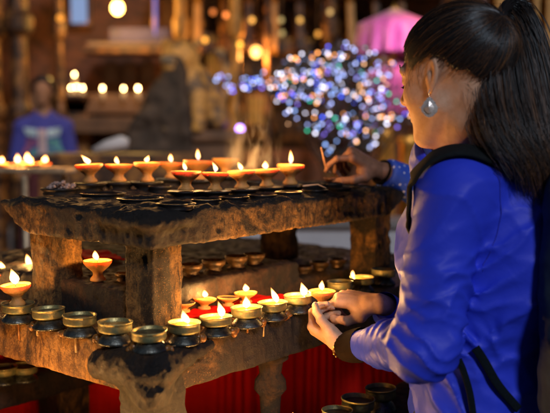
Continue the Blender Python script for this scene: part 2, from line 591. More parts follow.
# red pleated cloth under the slab
def pleated(path, z0, z1, n, amp, wl, th=.004):
    P2 = catmull([(a, b, 0) for a, b in path], n)
    seg = np.r_[0, np.cumsum(np.linalg.norm(np.diff(P2, axis=0), axis=1))]
    T = np.gradient(P2, axis=0); T /= np.linalg.norm(T, axis=1)[:, None]
    N = np.stack([-T[:, 1], T[:, 0]], 1)
    nz = 26
    V = []
    for side in (0, 1):
        for j in range(nz):
            u = j / (nz - 1); z = z1 + (z0 - z1) * u
            w = amp * (.45 + .55 * u)
            ph = 2 * math.pi * seg / wl + 1.9 * np.sin(seg * 17 + u * .8) + 1.2 * np.sin(seg * 41 + u * 2) + .5 * np.sin(seg * 97 - u * 3)
            off = w * (.65 + .5 * np.sin(seg * 23 + 1)) * (np.sin(ph) + .35 * np.sin(2.1 * ph + 1 + u)) + .010 * np.sin(seg * 9 + u * 3) + side * th
            V.append(np.c_[P2[:, 0] + N[:, 0] * off, P2[:, 1] + N[:, 1] * off, np.full(n, z)])
    V = np.concatenate(V)
    Q = []
    for side in (0, 1):
        o = side * nz * n
        for j in range(nz - 1):
            i = np.arange(n - 1)
            q = np.stack([o + j * n + i, o + j * n + i + 1, o + (j + 1) * n + i + 1, o + (j + 1) * n + i], 1)
            Q.append(q if side else q[:, ::-1])
    for j in (0, nz - 1):
        i = np.arange(n - 1)
        q = np.stack([j * n + i, j * n + i + 1, (nz + j) * n + i + 1, (nz + j) * n + i], 1); Q.append(q)
    return V, np.concatenate(Q)
m = M('red_cloth'); n = m.noise(400, 3, .6); n3 = m.noise(9, 4)
RED = m.set(Base_Color=m.ramp(n3, [(.3, c4(.62, .006, .003)), (.7, c4(.88, .012, .005))]), Roughness=.8, Specular_IOR_Level=.15, Normal=m.bump(n, .3, .001))
V, Q = pleated([(-.1, .935), (.40, .93), (.62, .78), (.9, .60), (1.32, .46), (2.0, .40)], .06, .93, 640, .0085, .034)
o = link('red_cloth', np_mesh('red_cloth', V, Q), RED)
o.location = (C0.x, C0.y, 0); o.rotation_euler = (0, 0, ROT)
tag(o, 'bright red pleated cloth hanging under the lower slab of the lamp stand', 'cloth')

# red offering cloth lying on the lower slab
def rag(name, pts, z, label, amp=.006, seed=1, mat=RED):
    P2 = catmull([(a, b, 0) for a, b in pts], 60)
    T = np.gradient(P2, axis=0); T /= np.linalg.norm(T, axis=1)[:, None]; N = np.stack([-T[:, 1], T[:, 0]], 1)
    nv = 14; V = []
    for side in (0, 1):
        for j in range(nv):
            w = (j / (nv - 1) - .5) * .085
            x = P2[:, 0] + N[:, 0] * w; y = P2[:, 1] + N[:, 1] * w
            zz = z + .004 + amp * (1 + vnoise(x / .025 + seed, y / .025, x * 0 + seed)) - side * .002
            V.append(np.c_[x, y, zz])
    V = np.concatenate(V); Q = []
    for side in (0, 1):
        for j in range(nv - 1):
            i = np.arange(59); q = side * nv * 60 + np.stack([j * 60 + i, j * 60 + i + 1, (j + 1) * 60 + i + 1, (j + 1) * 60 + i], 1)
            Q.append(q if not side else q[:, ::-1])
    o = link(name, np_mesh(name, V, np.concatenate(Q)), mat)
    o.location = (C0.x, C0.y, 0); o.rotation_euler = (0, 0, ROT)
    return tag(o, label, 'cloth')
rag('offering_cloth', [(.19, .155), (.35, .150), (.52, .150)], ZL, 'strip of red cloth lying on the lower slab behind the lit brass lamps')
rag('offering_cloth', [(.32, .50), (.36, .62), (.34, .76)], ZM, 'scrap of red cloth on the middle block behind the single lit clay lamp', seed=4)

# ------------------------------------------------------------------ lamps
FR = random.Random(99)


def flame_mesh(name, h=.030, w=.0085, lean=(0, 0), n=12):
    bm = bmesh.new(); w *= FR.uniform(.72, .98); h *= FR.uniform(.85, 1.1); bl = FR.uniform(-.0022, .0022); be = FR.uniform(.8, 2.2); fat = FR.uniform(.8, 1.2)
    prof = [(0, 0), (.35, .05), (.75, .16), (1.0, .32), (.92, .48), (.66, .66), (.36, .82), (.14, .93), (0, 1)]
    rings = []
    for (r, t) in prof:
        cx = lean[0] * t ** be + bl * math.sin(math.pi * t * 1.4); cy = lean[1] * t ** be; r = r * (fat if t < .5 else 1)
        if r == 0: rings.append([bm.verts.new((cx, cy, t * h))])
        else: rings.append([bm.verts.new((cx + w * r * math.cos(2 * math.pi * k / n), cy + w * r * math.sin(2 * math.pi * k / n), t * h)) for k in range(n)])
    for A, B in zip(rings, rings[1:]):
        for k in range(n):
            k2 = (k + 1) % n
            if len(A) == 1: bm.faces.new((A[0], B[k2], B[k]))
            elif len(B) == 1: bm.faces.new((A[k], A[k2], B[0]))
            else: bm.faces.new((A[k], A[k2], B[k2], B[k]))
    return bm_mesh(name, bm, True)


def wick_mesh(lean):
    bm = bmesh.new()
    tube(bm, [(0, 0, -.008), (lean[0] * .05, lean[1] * .05, 0), (lean[0] * .25, lean[1] * .25, .006)], [.0014, .0013, .0008], 6)
    return bm_mesh('wick', bm, True)


def clay_meshes(seed, R=.030, H=.042):
    k = R / .030; hz = H / .042
    prof = [(0, 0), (.0155 * k, 0), (.0165 * k, .002), (.0150 * k, .006), (.0108 * k, .0105 * hz), (.0098 * k, .0145 * hz), (.0112 * k, .0185 * hz), (.0175 * k, .0245 * hz), (.0240 * k, .0300 * hz), (.0292 * k, .0370 * hz), (.0303 * k, .0415 * hz), (.0292 * k, .0425 * hz), (.0275 * k, .0415 * hz), (.0262 * k, .0385 * hz), (.020 * k, .034 * hz), (.010 * k, .0315 * hz), (0, .031 * hz)]
    bm = bmesh.new(); lathe(bm, prof, 36, wob=.022, seed=seed)
    a = bm_mesh('clay_cup', bm, True)
    bm = bmesh.new(); lathe(bm, [(.0245 * k, .0375 * hz), (.0225 * k, .0386 * hz), (.012 * k, .0382 * hz), (0, .0384 * hz)], 24)
    b = bm_mesh('butter', bm, True)
    return a, b


def clay_lamp(base, label, lit=True, R=.030, H=.042, lean=(-.006, 0), fh=.030, fw=.0085, seed=0, group='clay butter lamps', mat=None):
    t = thing('clay_lamp', label, 'oil lamp', base, random.uniform(0, 6.28) * 0, group)
    TR = random.Random(seed * 7 + 1); t.rotation_euler = (TR.uniform(-.05, .05), TR.uniform(-.05, .05), TR.uniform(-.25, .25)); t.scale = (1, 1, TR.uniform(.94, 1.08))
    a, b = clay_meshes(seed, R, H)
    link('clay_cup', a, mat or CLAY, t)
    link('butter', b, BUTTER if lit else RESIDUE, t)
    z = .0395 * H / .042
    if lit:
        w = link('wick', wick_mesh(lean), WICK, t); w.location = (0, 0, z)
        f = link('flame', flame_mesh('flame', fh, fw, lean), FLAME, t); f.location = (lean[0] * .1, lean[1] * .1, z + .003); flame_light(f, fh)
    return t


def brass_meshes(R, H, seed):
    k = R / .033; h = H / .048
    foot = [(0, 0), (.0315 * k, 0), (.033 * k, .002), (.032 * k, .005), (.0295 * k, .010 * h), (.0255 * k, .016 * h), (.0215 * k, .0205 * h), (.0205 * k, .0235 * h), (.0, .0235 * h)]
    bm = bmesh.new(); lathe(bm, foot, 40, wob=.010, seed=seed)
    f = bm_mesh('foot', bm, True)
    bowl = [(.0200 * k, .0230 * h), (.0265 * k, .0245 * h), (.0310 * k, .0270 * h), (.0322 * k, .0305 * h), (.0318 * k, .040 * h), (.0322 * k, .0445 * h), (.0335 * k, .0455 * h), (.0335 * k, .0475 * h), (.0318 * k, .048 * h), (.0305 * k, .0465 * h), (.0300 * k, .035 * h), (.024 * k, .030 * h), (0, .029 * h)]
    bm = bmesh.new(); lathe(bm, bowl, 40, wob=.011, seed=seed + 1)
    b = bm_mesh('bowl', bm, True)
    bm = bmesh.new(); lathe(bm, [(.0302 * k, .0395 * h), (.028 * k, .0402 * h), (.015 * k, .0395 * h), (0, .0398 * h)], 28, wob=.01, seed=seed)
    bt = bm_mesh('butter', bm, True)
    return f, b, bt


def brass_lamp(base, label, lit=True, R=.033, H=.048, lean=(-.008, 0), fh=.030, fw=.009, seed=0, group='brass butter lamps', full=True, woff=(0, 0)):
    t = thing('brass_lamp', label, 'oil lamp', base, 0, group)
    TR = random.Random(seed * 5 + 2); t.rotation_euler = (TR.uniform(-.035, .035), TR.uniform(-.035, .035), 0); t.scale = (1, 1, TR.uniform(.93, 1.06))
    f, b, bt = brass_meshes(R, H, seed)
    link('foot', f, BRASS_FOOT, t); link('bowl', b, BRASS, t)
    link('butter', bt, BUTTER if lit or full else RESIDUE, t)
    if lit:
        z = .040 * H / .048
        w = link('wick', wick_mesh(lean), WICK, t); w.location = (woff[0], woff[1], z)
        q = link('flame', flame_mesh('flame', fh, fw, lean), FLAME, t); q.location = (woff[0], woff[1], z + .003); flame_light(q, fh)
    return t


def on_l(px, l, z):
    """point of the stand at offset l seen in column px"""
    q = (px - CX) / F_PX
    r = (q * (C0.y + EL.y * l) - C0.x - EL.x * l) / (ER.x - q * ER.y)
    return S(r, l, z)


def on_r(px, r, z):
    q = (px - CX) / F_PX
    l = (q * (C0.y + ER.y * r) - C0.x - ER.x * r) / (EL.x - q * EL.y)
    return S(r, l, z)


def at_z(px, py, z):
    return RZ(px, py, z)


# lower row of brass lamps: (px, base py, radius px, lit, flame px offset)
Lrow = [
    (18, 321, 17.0, False, 'scorched brass lamp at the far left of the lower row, carrying a burning clay lamp'),
    (49, 328, 17.0, False, 'unlit green tarnished brass lamp below the left stone post'),
    (80, 335, 17.5, False, 'unlit brass lamp with charred residue, third from the left in the lower row'),
    (115, 343, 18.0, False, 'unlit tarnished brass lamp just left of the one on the corner'),
    (150, 350, 19.0, False, 'unlit green brass lamp standing on the very corner of the lower slab'),
    (184, 343, 17.5, True, 'lit brass lamp immediately right of the unlit corner lamp'),
    (216, 335, 17.0, True, 'lit brass lamp second right of the corner lamp, with a tall flame'),
    (247, 326, 16.5, True, 'lit brass lamp third right of the corner lamp with orange butter'),
    (273, 319, 15.5, True, 'lit brass lamp fourth right of the corner lamp with a long slanting flame'),
    (298, 312, 15.0, True, 'lit brass lamp beside the held clay lamp, at her fingertips'),
]
leans = {184: (-.013, .0), 216: (-.006, 0), 247: (.0, 0), 273: (-.012, 0), 298: (-.003, 0)}
woffs = {184: (.008, 0), 216: (.012, 0), 247: (0, 0), 273: (.010, 0), 298: (.012, .0)}
fhs = {184: .028, 216: .036, 247: .028, 273: .038, 298: .034}
for i, (px, py, rp, lit, lab) in enumerate(Lrow):
    b = at_z(px, py, ZL + .001)
    R = rp / F_PX * b.y * .97
    k = px
    brass_lamp(b, lab, lit, R, R * 1.24, leans.get(k, (0, 0)), fhs.get(k, .03), .0085, i, 'brass lamps along the lower slab', full=(px in (115,)), woff=woffs.get(k, (0, 0)))
for (px, py, rp, lit, lab, ln) in (
        (340, 297, 13.0, False, 'unlit brass lamp behind her upper hand, nearest to her knuckles', (0, 0)),
        (362, 291, 12.5, True, 'lit brass lamp behind her upper wrist with a small round flame', (-.004, 0)),
        (383, 284, 12.5, False, 'unlit brass lamp partly hidden behind the front of her jacket', (0, 0))):
    b = at_z(px, py, ZL + .001); R = rp / F_PX * b.y
    brass_lamp(b, lab, lit, R, R * 1.2, ln, .022, .007, px, 'brass lamps along the lower slab', woff=(-.02, 0) if lit else (0, 0), full=True)

# clay lamp standing in the first brass bowl, and others at far left
b0 = at_z(18, 321, ZL + .001)
zz = b0.z + 17 / F_PX * b0.y * .97 * 1.24 * .8
clay_lamp((b0.x, b0.y, zz), 'lit clay lamp standing in the scorched brass bowl at far left', True, .031, .040, (-.008, 0), .032, .010, 3)
for (px, py, z, R, lab, lean, fh) in (
        (30, 285, ZL + .02, .031, 'lit clay lamp half hidden against the left side of the left post', (-.010, 0), .032),
        (2, 289, ZL + .02, .033, 'lit clay lamp cut by the left edge of the photo', (.004, 0), .026),
        (-26, 300, ZL + .001, .031, 'lit clay lamp standing on the lower slab beyond the left edge', (0, 0), .03),
        (96, 276, ZM, .031, 'lit clay lamp alone on the middle block between the two left posts', (-.006, 0), .024),
        (204, 309, ZL + .012, .026, 'small lit clay lamp on red cloth, the left one behind the brass row', (0, 0), .020),
        (246, 303, ZL + .012, .026, 'small lit clay lamp on red cloth, the right one behind the brass row', (0, 0), .020)):
    clay_lamp(at_z(px, py, z) if px != 96 else on_r(px, .155, ZM), lab, True, R, R * 1.35 if px not in (204, 246) else R * .95, lean, fh, .009, int(abs(px)))
clay_lamp(at_z(228, 306, ZL + .012), 'burnt out little clay dish on red cloth between the two small lit ones', False, .024, .02, seed=8)
clay_lamp(at_z(184, 312, ZL + .012), 'burnt out little clay dish on red cloth beside the near post', False, .024, .02, seed=9)

# dark cups on the middle block (seen through the gap)
i = 0
for (px, py, z, rp, lab) in (
        (190, 262, ZM, 12, 'orange glowing dark cup on the middle block, first right of the near post'),
        (213, 258, ZM, 12, 'dark cup on the middle block, second right of the near post'),
        (236, 256, ZM, 12, 'dark cup on the middle block, third right of the near post'),
        (254, 253, ZM, 11, 'dark cup on the middle block beside the far square post'),
        (304, 258, ZM, 9, 'small dark cup on the middle block just right of the far square post'),
        (320, 262, ZM, 10, 'dark cup on the middle block, middle one between the two far posts'),
        (338, 264, ZM, 9, 'small dark cup on the middle block touching the right post'),
        (121, 268, ZM, 8, 'dark cup on the middle block beside the lit clay lamp')):
    if px > 280: z = ZL + .021
    b = on_l(px, .225, z - .002) if px > 150 else on_r(px, .19, z - .002)
    R = rp / F_PX * b.y
    t = thing('soot_cup', lab, 'cup', b, 0, 'dark cups on the middle block')
    bm = bmesh.new(); lathe(bm, [(0, 0), (R * .8, 0), (R * .85, R * .1), (R * .6, R * .35), (R * .95, R * .7), (R, R * 1.05), (R * .9, R * 1.08), (R * .85, R * .8), (0, R * .7)], 28, wob=.02, seed=px)
    link('cup_body', bm_mesh('cup_body', bm, True), CUPSKIN, t)
    i += 1

# upper tier: blackened cups, each carrying a clay lamp
ZC = ZU
upper = [  # px, base y, half width px, base z above slab, lit, lean, flame h, label
    (90, 182, 14.2, .022, True, (-.016, 0), .030, 'lit clay lamp at the left end of the upper tier, flame blown left'),
    (119, 181, 13.6, .022, True, (-.008, 0), .024, 'lit clay lamp second from the left end of the upper tier'),
    (147, 181, 13.3, .022, True, (.004, 0), .020, 'lit clay lamp with a broad flat flame, third from the left on the upper tier'),
    (171, 178, 12.5, .018, True, (-.006, 0), .024, 'small lit clay lamp half hidden behind the one over the near post'),
    (186, 190, 15.3, .014, True, (-.006, 0), .026, 'lit clay lamp on the upper tier that stands forward over the near post'),
    (198, 179, 15.0, .016, True, (-.004, 0), .034, 'wide lit clay lamp in the upper back row with a tall thin flame'),
    (215, 190, 13.8, .014, True, (-.007, 0), .024, 'lit clay lamp in the front row between the tall back flame and the smoke'),
    (226, 176, 14.0, .016, False, (0, 0), 0, 'unlit clay lamp in the back row of the upper tier'),
    (242, 188, 14.0, .014, True, (-.007, 0), .024, 'lit clay lamp right in front of the unlit back row one'),
    (267, 186, 13.6, .014, True, (-.003, 0), .022, 'lit clay lamp second from the right on the upper tier, under the smoke'),
    (290, 184, 14.0, .014, True, (0, 0), .040, 'rightmost lit clay lamp of the upper tier, with the tallest upright flame'),
]
CUPLAB = ['under the leftmost upper lamp', 'under the second upper lamp from the left', 'under the broad flat flame', 'under the small half hidden lamp',
          'under the forward lamp over the near post', 'under the wide lamp with the tall thin flame', 'under the lamp left of the smoke', 'under the unlit back row lamp',
          'under the lamp in front of the unlit one', 'under the second upper lamp from the right', 'under the rightmost upper lamp']
for i, (px, py, hw, dz, lit, lean, fh, lab) in enumerate(upper):
    b = at_z(px, py, ZU + dz)
    R = hw / F_PX * b.y
    t = thing('iron_cup', 'blackened iron cup ' + CUPLAB[i], 'cup', (b.x, b.y, ZU - .006), 0, 'iron cups on the upper tier')
    bm = bmesh.new(); k = R * 1.22; hz = dz + .004
    lathe(bm, [(0, 0), (k * .80, 0), (k * .86, hz * .12), (k * .7, hz * .4), (k * .92, hz * .72), (k, hz * .86), (k * 1.0, hz * 1.0), (k * .9, hz * 1.02), (k * .84, hz * .97), (0, hz * .96)], 32, wob=.012, seed=i)
    link('cup_body', bm_mesh('cup_body', bm, True), IRON, t)
    clay_lamp((b.x, b.y, b.z - .0005), lab, lit, R, R * 1.30, lean, fh, .0078, 20 + i, 'clay lamps on the upper tier')

# empty iron cups along the front rim and to the right
E_ = [(60, 188, 19, .012, 'wide iron cup heaped with ash at the left end of the upper tier'),
      (102, 193, 22, .008, 'wide empty iron cup on the upper rim below the leftmost clay lamp'),
      (140, 198, 23, .008, 'wide empty iron cup on the upper rim left of the near post'),
      (176, 203, 20, .008, 'wide empty iron cup on the upper rim straight above the near post'),
      (206, 199, 15, .008, 'small empty iron cup on the upper rim, first right of the near post'),
      (234, 196.5, 15, .008, 'small empty iron cup on the upper rim, second right of the near post'),
      (262, 194.5, 14.5, .008, 'small empty iron cup on the upper rim below the smoking lamp'),
      (289, 191.5, 14, .008, 'small empty iron cup on the upper rim below the tallest flame'),
      (315, 189.5, 13.5, .008, 'empty iron cup on the upper rim right of the tallest flame'),
      (339, 187.5, 13, .008, 'empty iron cup on the upper rim under the patterned-sleeve hand'),
      (362, 186, 12.5, .008, 'empty iron cup on the upper rim under the patterned sleeve'),
      (312, 184, 13, .016, 'shallow iron cup behind the rim, between the tallest flame and the hand'),
      (332, 183, 11, .018, 'shallow iron cup just below the fingertips of the patterned-sleeve hand'),
      (160, 186, 12, .014, 'low iron cup in the back of the upper tier behind the broad flame lamp'),
      (256, 181, 11, .014, 'low iron cup in the back of the upper tier behind the smoke')]
for j, (px, py, hw, dz, lab) in enumerate(E_):
    b = at_z(px, py, ZU + dz); R = hw / F_PX * b.y
    t = thing('iron_cup', lab, 'cup', (b.x, b.y, ZU - .006), 0, 'iron cups on the upper tier')
    bm = bmesh.new(); hz = dz + .006
    lathe(bm, [(0, 0), (R * .85, 0), (R * .92, hz * .3), (R * .85, hz * .5), (R, hz * .8), (R * 1.02, hz), (R * .94, hz * 1.04), (R * .84, hz * .75), (R * .5, hz * .5), (0, hz * .45)], 32, wob=.015, seed=50 + j)
    link('cup_body', bm_mesh('cup_body', bm, True), IRON, t)
    if j == 0:
        bm = bmesh.new(); rr = random.Random(3)
        for q in range(46):
            a = rr.uniform(0, 6.28); d = R * .75 * math.sqrt(rr.random()); s = rr.uniform(.003, .0065)
            c = Vector((d * math.cos(a), d * math.sin(a), hz * .8 + (1 - (d / R) ** 2) * rr.uniform(.0, .020)))
            ball(bm, c, (s, s * rr.uniform(.6, 1.2), s * rr.uniform(.6, 1)), 6, 5, Matrix.Rotation(rr.uniform(0, 3), 4, 'X'))
        ash = link('ash_heap', bm_mesh('ash_heap', bm), mat_plain('pinkish_ash', c4(.38, .27, .25), .9, .5, 90), t)

# lamps on the bottom tier (lower right and left, some below the picture's edge, several added to brighten cloth and slab)
for j, (px, py, rp, lit, lab) in enumerate((
        (337, 432, 16, False, 'brass lamp with a burnt rim, leftmost of three at bottom right'),
        (357, 421, 17, False, 'brass lamp full of dark oil, middle one of three at bottom right'),
        (381, 410, 16, False, 'brass lamp touching the blue jacket on the lowest tier, bottom right'),
        (293, 446, 17, True, 'lit brass lamp below the bottom edge, only its flame tip shows'),
        (240, 462, 17, True, 'added unseen lit brass lamp on the lowest tier, lighting the red cloth'),  # this and the next two added out of view to brighten the red cloth
        (265, 456, 17, True, 'added unseen lit brass lamp on the lowest tier, below the turned leg'),
        (210, 472, 17, True, 'added unseen lit brass lamp on the lowest tier right of the corner leg'),
        (100, 480, 17, True, 'added unseen lit brass lamp on the lowest tier left of the corner leg'),  # this and the next one added out of view to brighten the slab face
        (-15, 447, 17, True, 'added unseen lit brass lamp on the lowest tier, second from its left end'),
        (60, 470, 17, True, 'lit brass lamp on the lowest tier, below the picture at left'),
        (10, 455, 17, True, 'lit brass lamp on the lowest tier, below the far left corner'),
        (-40, 440, 17, True, 'lit brass lamp on the lowest tier, beyond the far left corner'))):
    b = at_z(px, py, ZT + .001); R = rp / F_PX * b.y
    brass_lamp(b, lab, lit, R, R * 1.45, (0, 0), .034, .009, 90 + j, 'brass lamps on the lowest tier', full=False)
for j, (px, py) in enumerate(((4, 383), (24, 380))):
    b = at_z(px, py, ZT + .001)
    brass_lamp(b, ['unlit sooty brass lamp under the lower slab at the left edge', 'unlit sooty brass lamp under the lower slab, right of another at lower left'][j], False, .034, .04, seed=120 + j, group='brass lamps on the lowest tier', full=False)

# wax-coated stick on the upper rim
bm = bmesh.new(); tube(bm, [at_z(303, 186, ZU + .018), at_z(318, 184.5, ZU + .020), at_z(326, 188, ZU + .014)], [.0022, .002, .0012], 8)
o = link('pale_stick', bm_mesh('pale_stick', bm, True), mat_plain('pale_stick', c4(.6, .42, .3), .6)); tag(o, 'pale bent stick lying across the iron cups right of the tallest flame', 'stick')


# hardened drips of butter on the rims of the slabs (part of the stand)
DRIP = M('hardened_butter'); DRIP = DRIP.set(Base_Color=c4(.40, .26, .12), Roughness=.35, Subsurface_Weight=.3, Subsurface_Scale=.01)
AMBER = M('amber_grease'); AMBER = AMBER.set(Base_Color=c4(.22, .09, .02), Roughness=.35, Subsurface_Weight=.2, Subsurface_Scale=.01)
rr = random.Random(21)
def drip(r, l, z, L, out, mat, w=.0028):
    bm = bmesh.new(); o = Vector((0, -1, 0)) if out == 'r' else Vector((-1, 0, 0))
    p = Vector((r, l, z)); pts = [p - o * .012, p + o * .001, p + o * .0035 - Vector((0, 0, .006)), p + o * .003 - Vector((0, 0, L * .5)), p + o * .002 - Vector((0, 0, L))]
    tube(bm, pts, [w * 1.3, w * 1.5, w * 1.1, w * .8, w * 1.2], 8)
    ball(bm, pts[-1], w * 1.25, 8, 6)
    link('drip', bm_mesh('drip', bm, True), mat, stand)
for l in (.07, .21, .335, .40): drip(0, l, ZL + .001, rr.uniform(.012, .045), 'l', DRIP if l in (.21, .335) else AMBER, rr.uniform(.0016, .0028))
for r_ in (.15, .26, .31, .47): drip(r_, 0, ZL + .001, rr.uniform(.010, .04), 'r', DRIP if r_ in (.15, .31) else AMBER, rr.uniform(.0016, .0028))
for k in (): drip(.12 + .052 * k + rr.uniform(-.02, .02), .046, ZU - .012, rr.uniform(.01, .03), 'r', AMBER, rr.uniform(.0014, .0026))
for k in (): drip(.046, .12 + .045 * k + rr.uniform(-.01, .01), ZU - .012, rr.uniform(.01, .03), 'l', AMBER, rr.uniform(.0014, .0026))
for (px, py) in ((133, 349), (168, 350), (201, 340), (233, 332), (261, 323), (287, 316), (309, 309), (98, 341), (66, 333), (34, 326)):
    p = at_z(px, py, ZL + .002); q = Vector(toS(p))
    bm = bmesh.new()
    for k in range(5):
        ball(bm, (q.x + rr.uniform(-.006, .006), q.y + rr.uniform(-.006, .006), ZL + rr.uniform(0, .008)), (rr.uniform(.004, .009), rr.uniform(.004, .008), rr.uniform(.004, .009)), 10, 8)
    link('grease_lump', bm_mesh('grease_lump', bm, True), AMBER, stand)

MATCH = mat_plain('burnt_matchwood', c4(.30, .18, .09), .8, .6, 40)
for j, (px, py, z, a, lab) in enumerate(((166, 347, ZL + .004, .4, 'burnt matchstick lying beside the unlit corner lamp'), (232, 318, ZL + .004, 2.0, 'burnt matchstick behind the third lit brass lamp'),
        (300, 186, ZU + .012, 1.2, 'burnt matchstick across the cups beside the tallest flame'), (120, 192, ZU + .012, 2.6, 'burnt matchstick on the sooty upper rim at left'), (64, 330, ZL + .004, 1.1, 'burnt matchstick between two unlit brass lamps at left'))):
    p = at_z(px, py, z); bm = bmesh.new(); d = Vector((math.cos(a), math.sin(a), .04)) * .018
    tube(bm, [-d, d * .6, d], [.0009, .0009, .0013], 6)
    o = link('matchstick', bm_mesh('matchstick', bm, True), MATCH); o.location = p; tag(o, lab, 'matchstick', 'burnt matchsticks')

# ------------------------------------------------------------------ setting and background
m = M('worn_paving'); v = m.coord()
br = m.n('ShaderNodeTexBrick'); br.inputs['Scale'].default_value = 1.6; br.inputs['Mortar Size'].default_value = .012
br.inputs['Color1'].default_value = c4(.10, .085, .075); br.inputs['Color2'].default_value = c4(.06, .052, .048); br.inputs['Mortar'].default_value = c4(.02, .018, .016)
m.l(v, br.inputs['Vector'])
GROUND = m.set(Base_Color=m.mix(m.noise(3, 5), br.outputs['Color'], c4(.05, .045, .045)), Roughness=.55, Normal=m.bump(br.outputs['Fac'], -.5, .01))
bm = bmesh.new(); bx(bm, (0, 30, -.05), (160, 160, .1))
tag(link('ground', bm_mesh('ground', bm), GROUND), kind='structure')

m = M('carved_gilded_wood'); n = m.noise(7, 6, .7)
WOOD = m.set(Base_Color=m.ramp(n, [(.46, c4(.035, .014, .007)), (.56, c4(.20, .08, .02)), (.68, c4(.48, .22, .04))]), Roughness=.5, Normal=m.bump(m.noise(50, 4), .5, .01))
WOOD_GOLD = mat_plain('ochre_painted_wood', c4(.50, .24, .05), .5, .35, 5)
BRICK = None
m = M('old_red_brick'); v = m.coord((1, 1, 1))
tc = m.n('ShaderNodeTexCoord'); mp = m.n('ShaderNodeMapping'); mp.inputs['Rotation'].default_value = (math.radians(90), 0, 0); m.l(tc.outputs['Object'], mp.inputs['Vector'])
br = m.n('ShaderNodeTexBrick'); br.inputs['Scale'].default_value = 4.5; br.inputs['Mortar Size'].default_value = .012
br.inputs['Color1'].default_value = c4(.16, .050, .018); br.inputs['Color2'].default_value = c4(.07, .024, .010); br.inputs['Mortar'].default_value = c4(.05, .03, .018)
m.l(mp.outputs['Vector'], br.inputs['Vector'])
BRICK = m.set(Base_Color=br.outputs['Color'], Roughness=.8, Normal=m.bump(br.outputs['Fac'], -.4, .01))
STONE_BG = mat_plain('pale_grey_stone', c4(.17, .16, .16), .7, .3, 4)
STONE_BROWN = mat_plain('brown_grey_stone', c4(.13, .065, .032), .6, .45, 7)
GOLDM = mat_plain('gilded_copper', c4(.75, .42, .10), .35, .3, 9, metal=.8)

# temple behind: brick wall with columns, niches and eaves
YB = 9.5
T_ = thing('temple', 'dark brick temple front with carved columns behind the lamps', 'temple', (0, YB, 0))
def tb(name, mat, *boxes, bev=.012):
    bm = bmesh.new()
    for (c, s) in boxes: bx(bm, c, s, bev)
    return link(name, bm_mesh(name, bm), mat, T_)
tb('wall', BRICK, ((-4.5, .35, 3), (7.4, .4, 6)), ((4.6, .35, 3), (7.2, .4, 6)), ((.1, .35, 4.6), (1.9, .4, 2.8)), ((.1, .35, .6), (1.9, .4, 1.2)), bev=0)
tb('inner_wall', WOOD, ((.1, 1.6, 3), (3, .1, 6)), bev=0)
def bgx(px, Y): return (px - CX) / F_PX * Y
def bgz(py, Y): return P(CX, py, Y).z
# plinth, ledges and eave
tb('plinth', STONE_BG, ((0, -.45, bgz(225, 9) / 2), (15, .9, bgz(225, 9))), bev=.03)
tb('ledge', STONE_BROWN, ((bgx(112, 9), -.25, bgz(104, 9.1)), (1.7, .5, .20)), ((bgx(112, 9), -.35, bgz(125, 9.1)), (2.0, .7, .16)))
tb('eave', mat_plain('weathered_eave', c4(.13, .085, .075), .7), ((bgx(137, 9), -.30, bgz(46, 9.2)), (1.0, .4, .045)))
tb('eave_edge', WOOD, ((bgx(137, 9), -.36, bgz(53, 9.2)), (1.10, .45, .05)))
# carved columns with capitals
for (px, Y, w, mt) in ((-6, 8.6, .24, WOOD), (22, 8.4, .20, WOOD), (62, 8.8, .10, WOOD), (182, 8.7, .11, WOOD_GOLD), (236, 8.7, .12, WOOD_GOLD), (268, 8.9, .08, WOOD), (330, 8.9, .12, WOOD), (450, 8.8, .14, WOOD)):
    bm = bmesh.new(); x = bgx(px, Y); y = Y - YB
    prof = [(0, 0), (w * .8, 0), (w * .8, .15), (w * .55, .2), (w * .5, .9), (w * .62, .95), (w * .62, 1.02), (w * .48, 1.08), (w * .44, 1.5), (w * .6, 1.55), (w * .6, 1.62), (w * .42, 1.7), (w * .4, 2.3), (w * .7, 2.38), (w * .75, 2.5), (w * .5, 2.56), (w * .5, 3.2), (0, 3.2)]
    lathe(bm, prof, 20, (x, y, 0)); bx(bm, (x, y, 3.3), (w * 3.6, w * 1.4, .16), .02)
    link('column', bm_mesh('column', bm, False), mt, T_)
# carved struts and lattice panels above (centre)
for k in range(9):
    px = 196 + 26 * k
    bm = bmesh.new(); x = bgx(px, 9)
    bx(bm, (x, -.15, bgz(8, 9.2)), (.07, .12, 1.0), .015, rx=math.radians(-22)); bx(bm, (x, -.02, bgz(34, 9.2)), (.14, .16, .10), .02)
    ball(bm, (x, -.14, bgz(22, 9.2)), (.06, .06, .09), 10, 8)
    link('strut', bm_mesh('strut', bm), WOOD_GOLD if k % 3 == 0 else WOOD, T_)
tb('lintel', WOOD, ((bgx(300, 9), -.05, bgz(46, 9.2)), (2.9, .25, .12)), ((bgx(300, 9), -.1, bgz(-12, 9.2)), (3.2, .4, .12)))
# arched niches
for k, px in enumerate((109, 128, 147)):
    bm = bmesh.new(); x = bgx(px, 9.4); zc = bgz(68, 9.3)
    n = 14; pts = [(-.075, -.14), (.075, -.14)] + [(.075 * math.cos(a), .04 + .10 * math.sin(a)) for a in [math.pi * i / n for i in range(n + 1)]]
    vs = [bm.verts.new((x + a, .13, zc + b)) for a, b in pts]; f = bm.faces.new(vs)
    r = bmesh.ops.extrude_face_region(bm, geom=[f]); bmesh.ops.translate(bm, vec=(0, -.03, 0), verts=[v for v in r['geom'] if isinstance(v, bmesh.types.BMVert)])
    link('niche', bm_mesh('niche', bm), mat_plain('niche_dark_%d' % k, c4(.05, .02, .012)), T_)
# bluish lit window, upper left
wf = tb('window', WOOD, ((bgx(75, 9.2), .1, bgz(4, 9.3)), (.26, .10, .42)))
bm = bmesh.new(); bx(bm, (bgx(75, 9.2), .04, bgz(4, 9.3)), (.17, .02, .34))
link('pane', bm_mesh('pane', bm), mat_emit('cold_window_light', c4(.40, .58, 1), .55), wf)
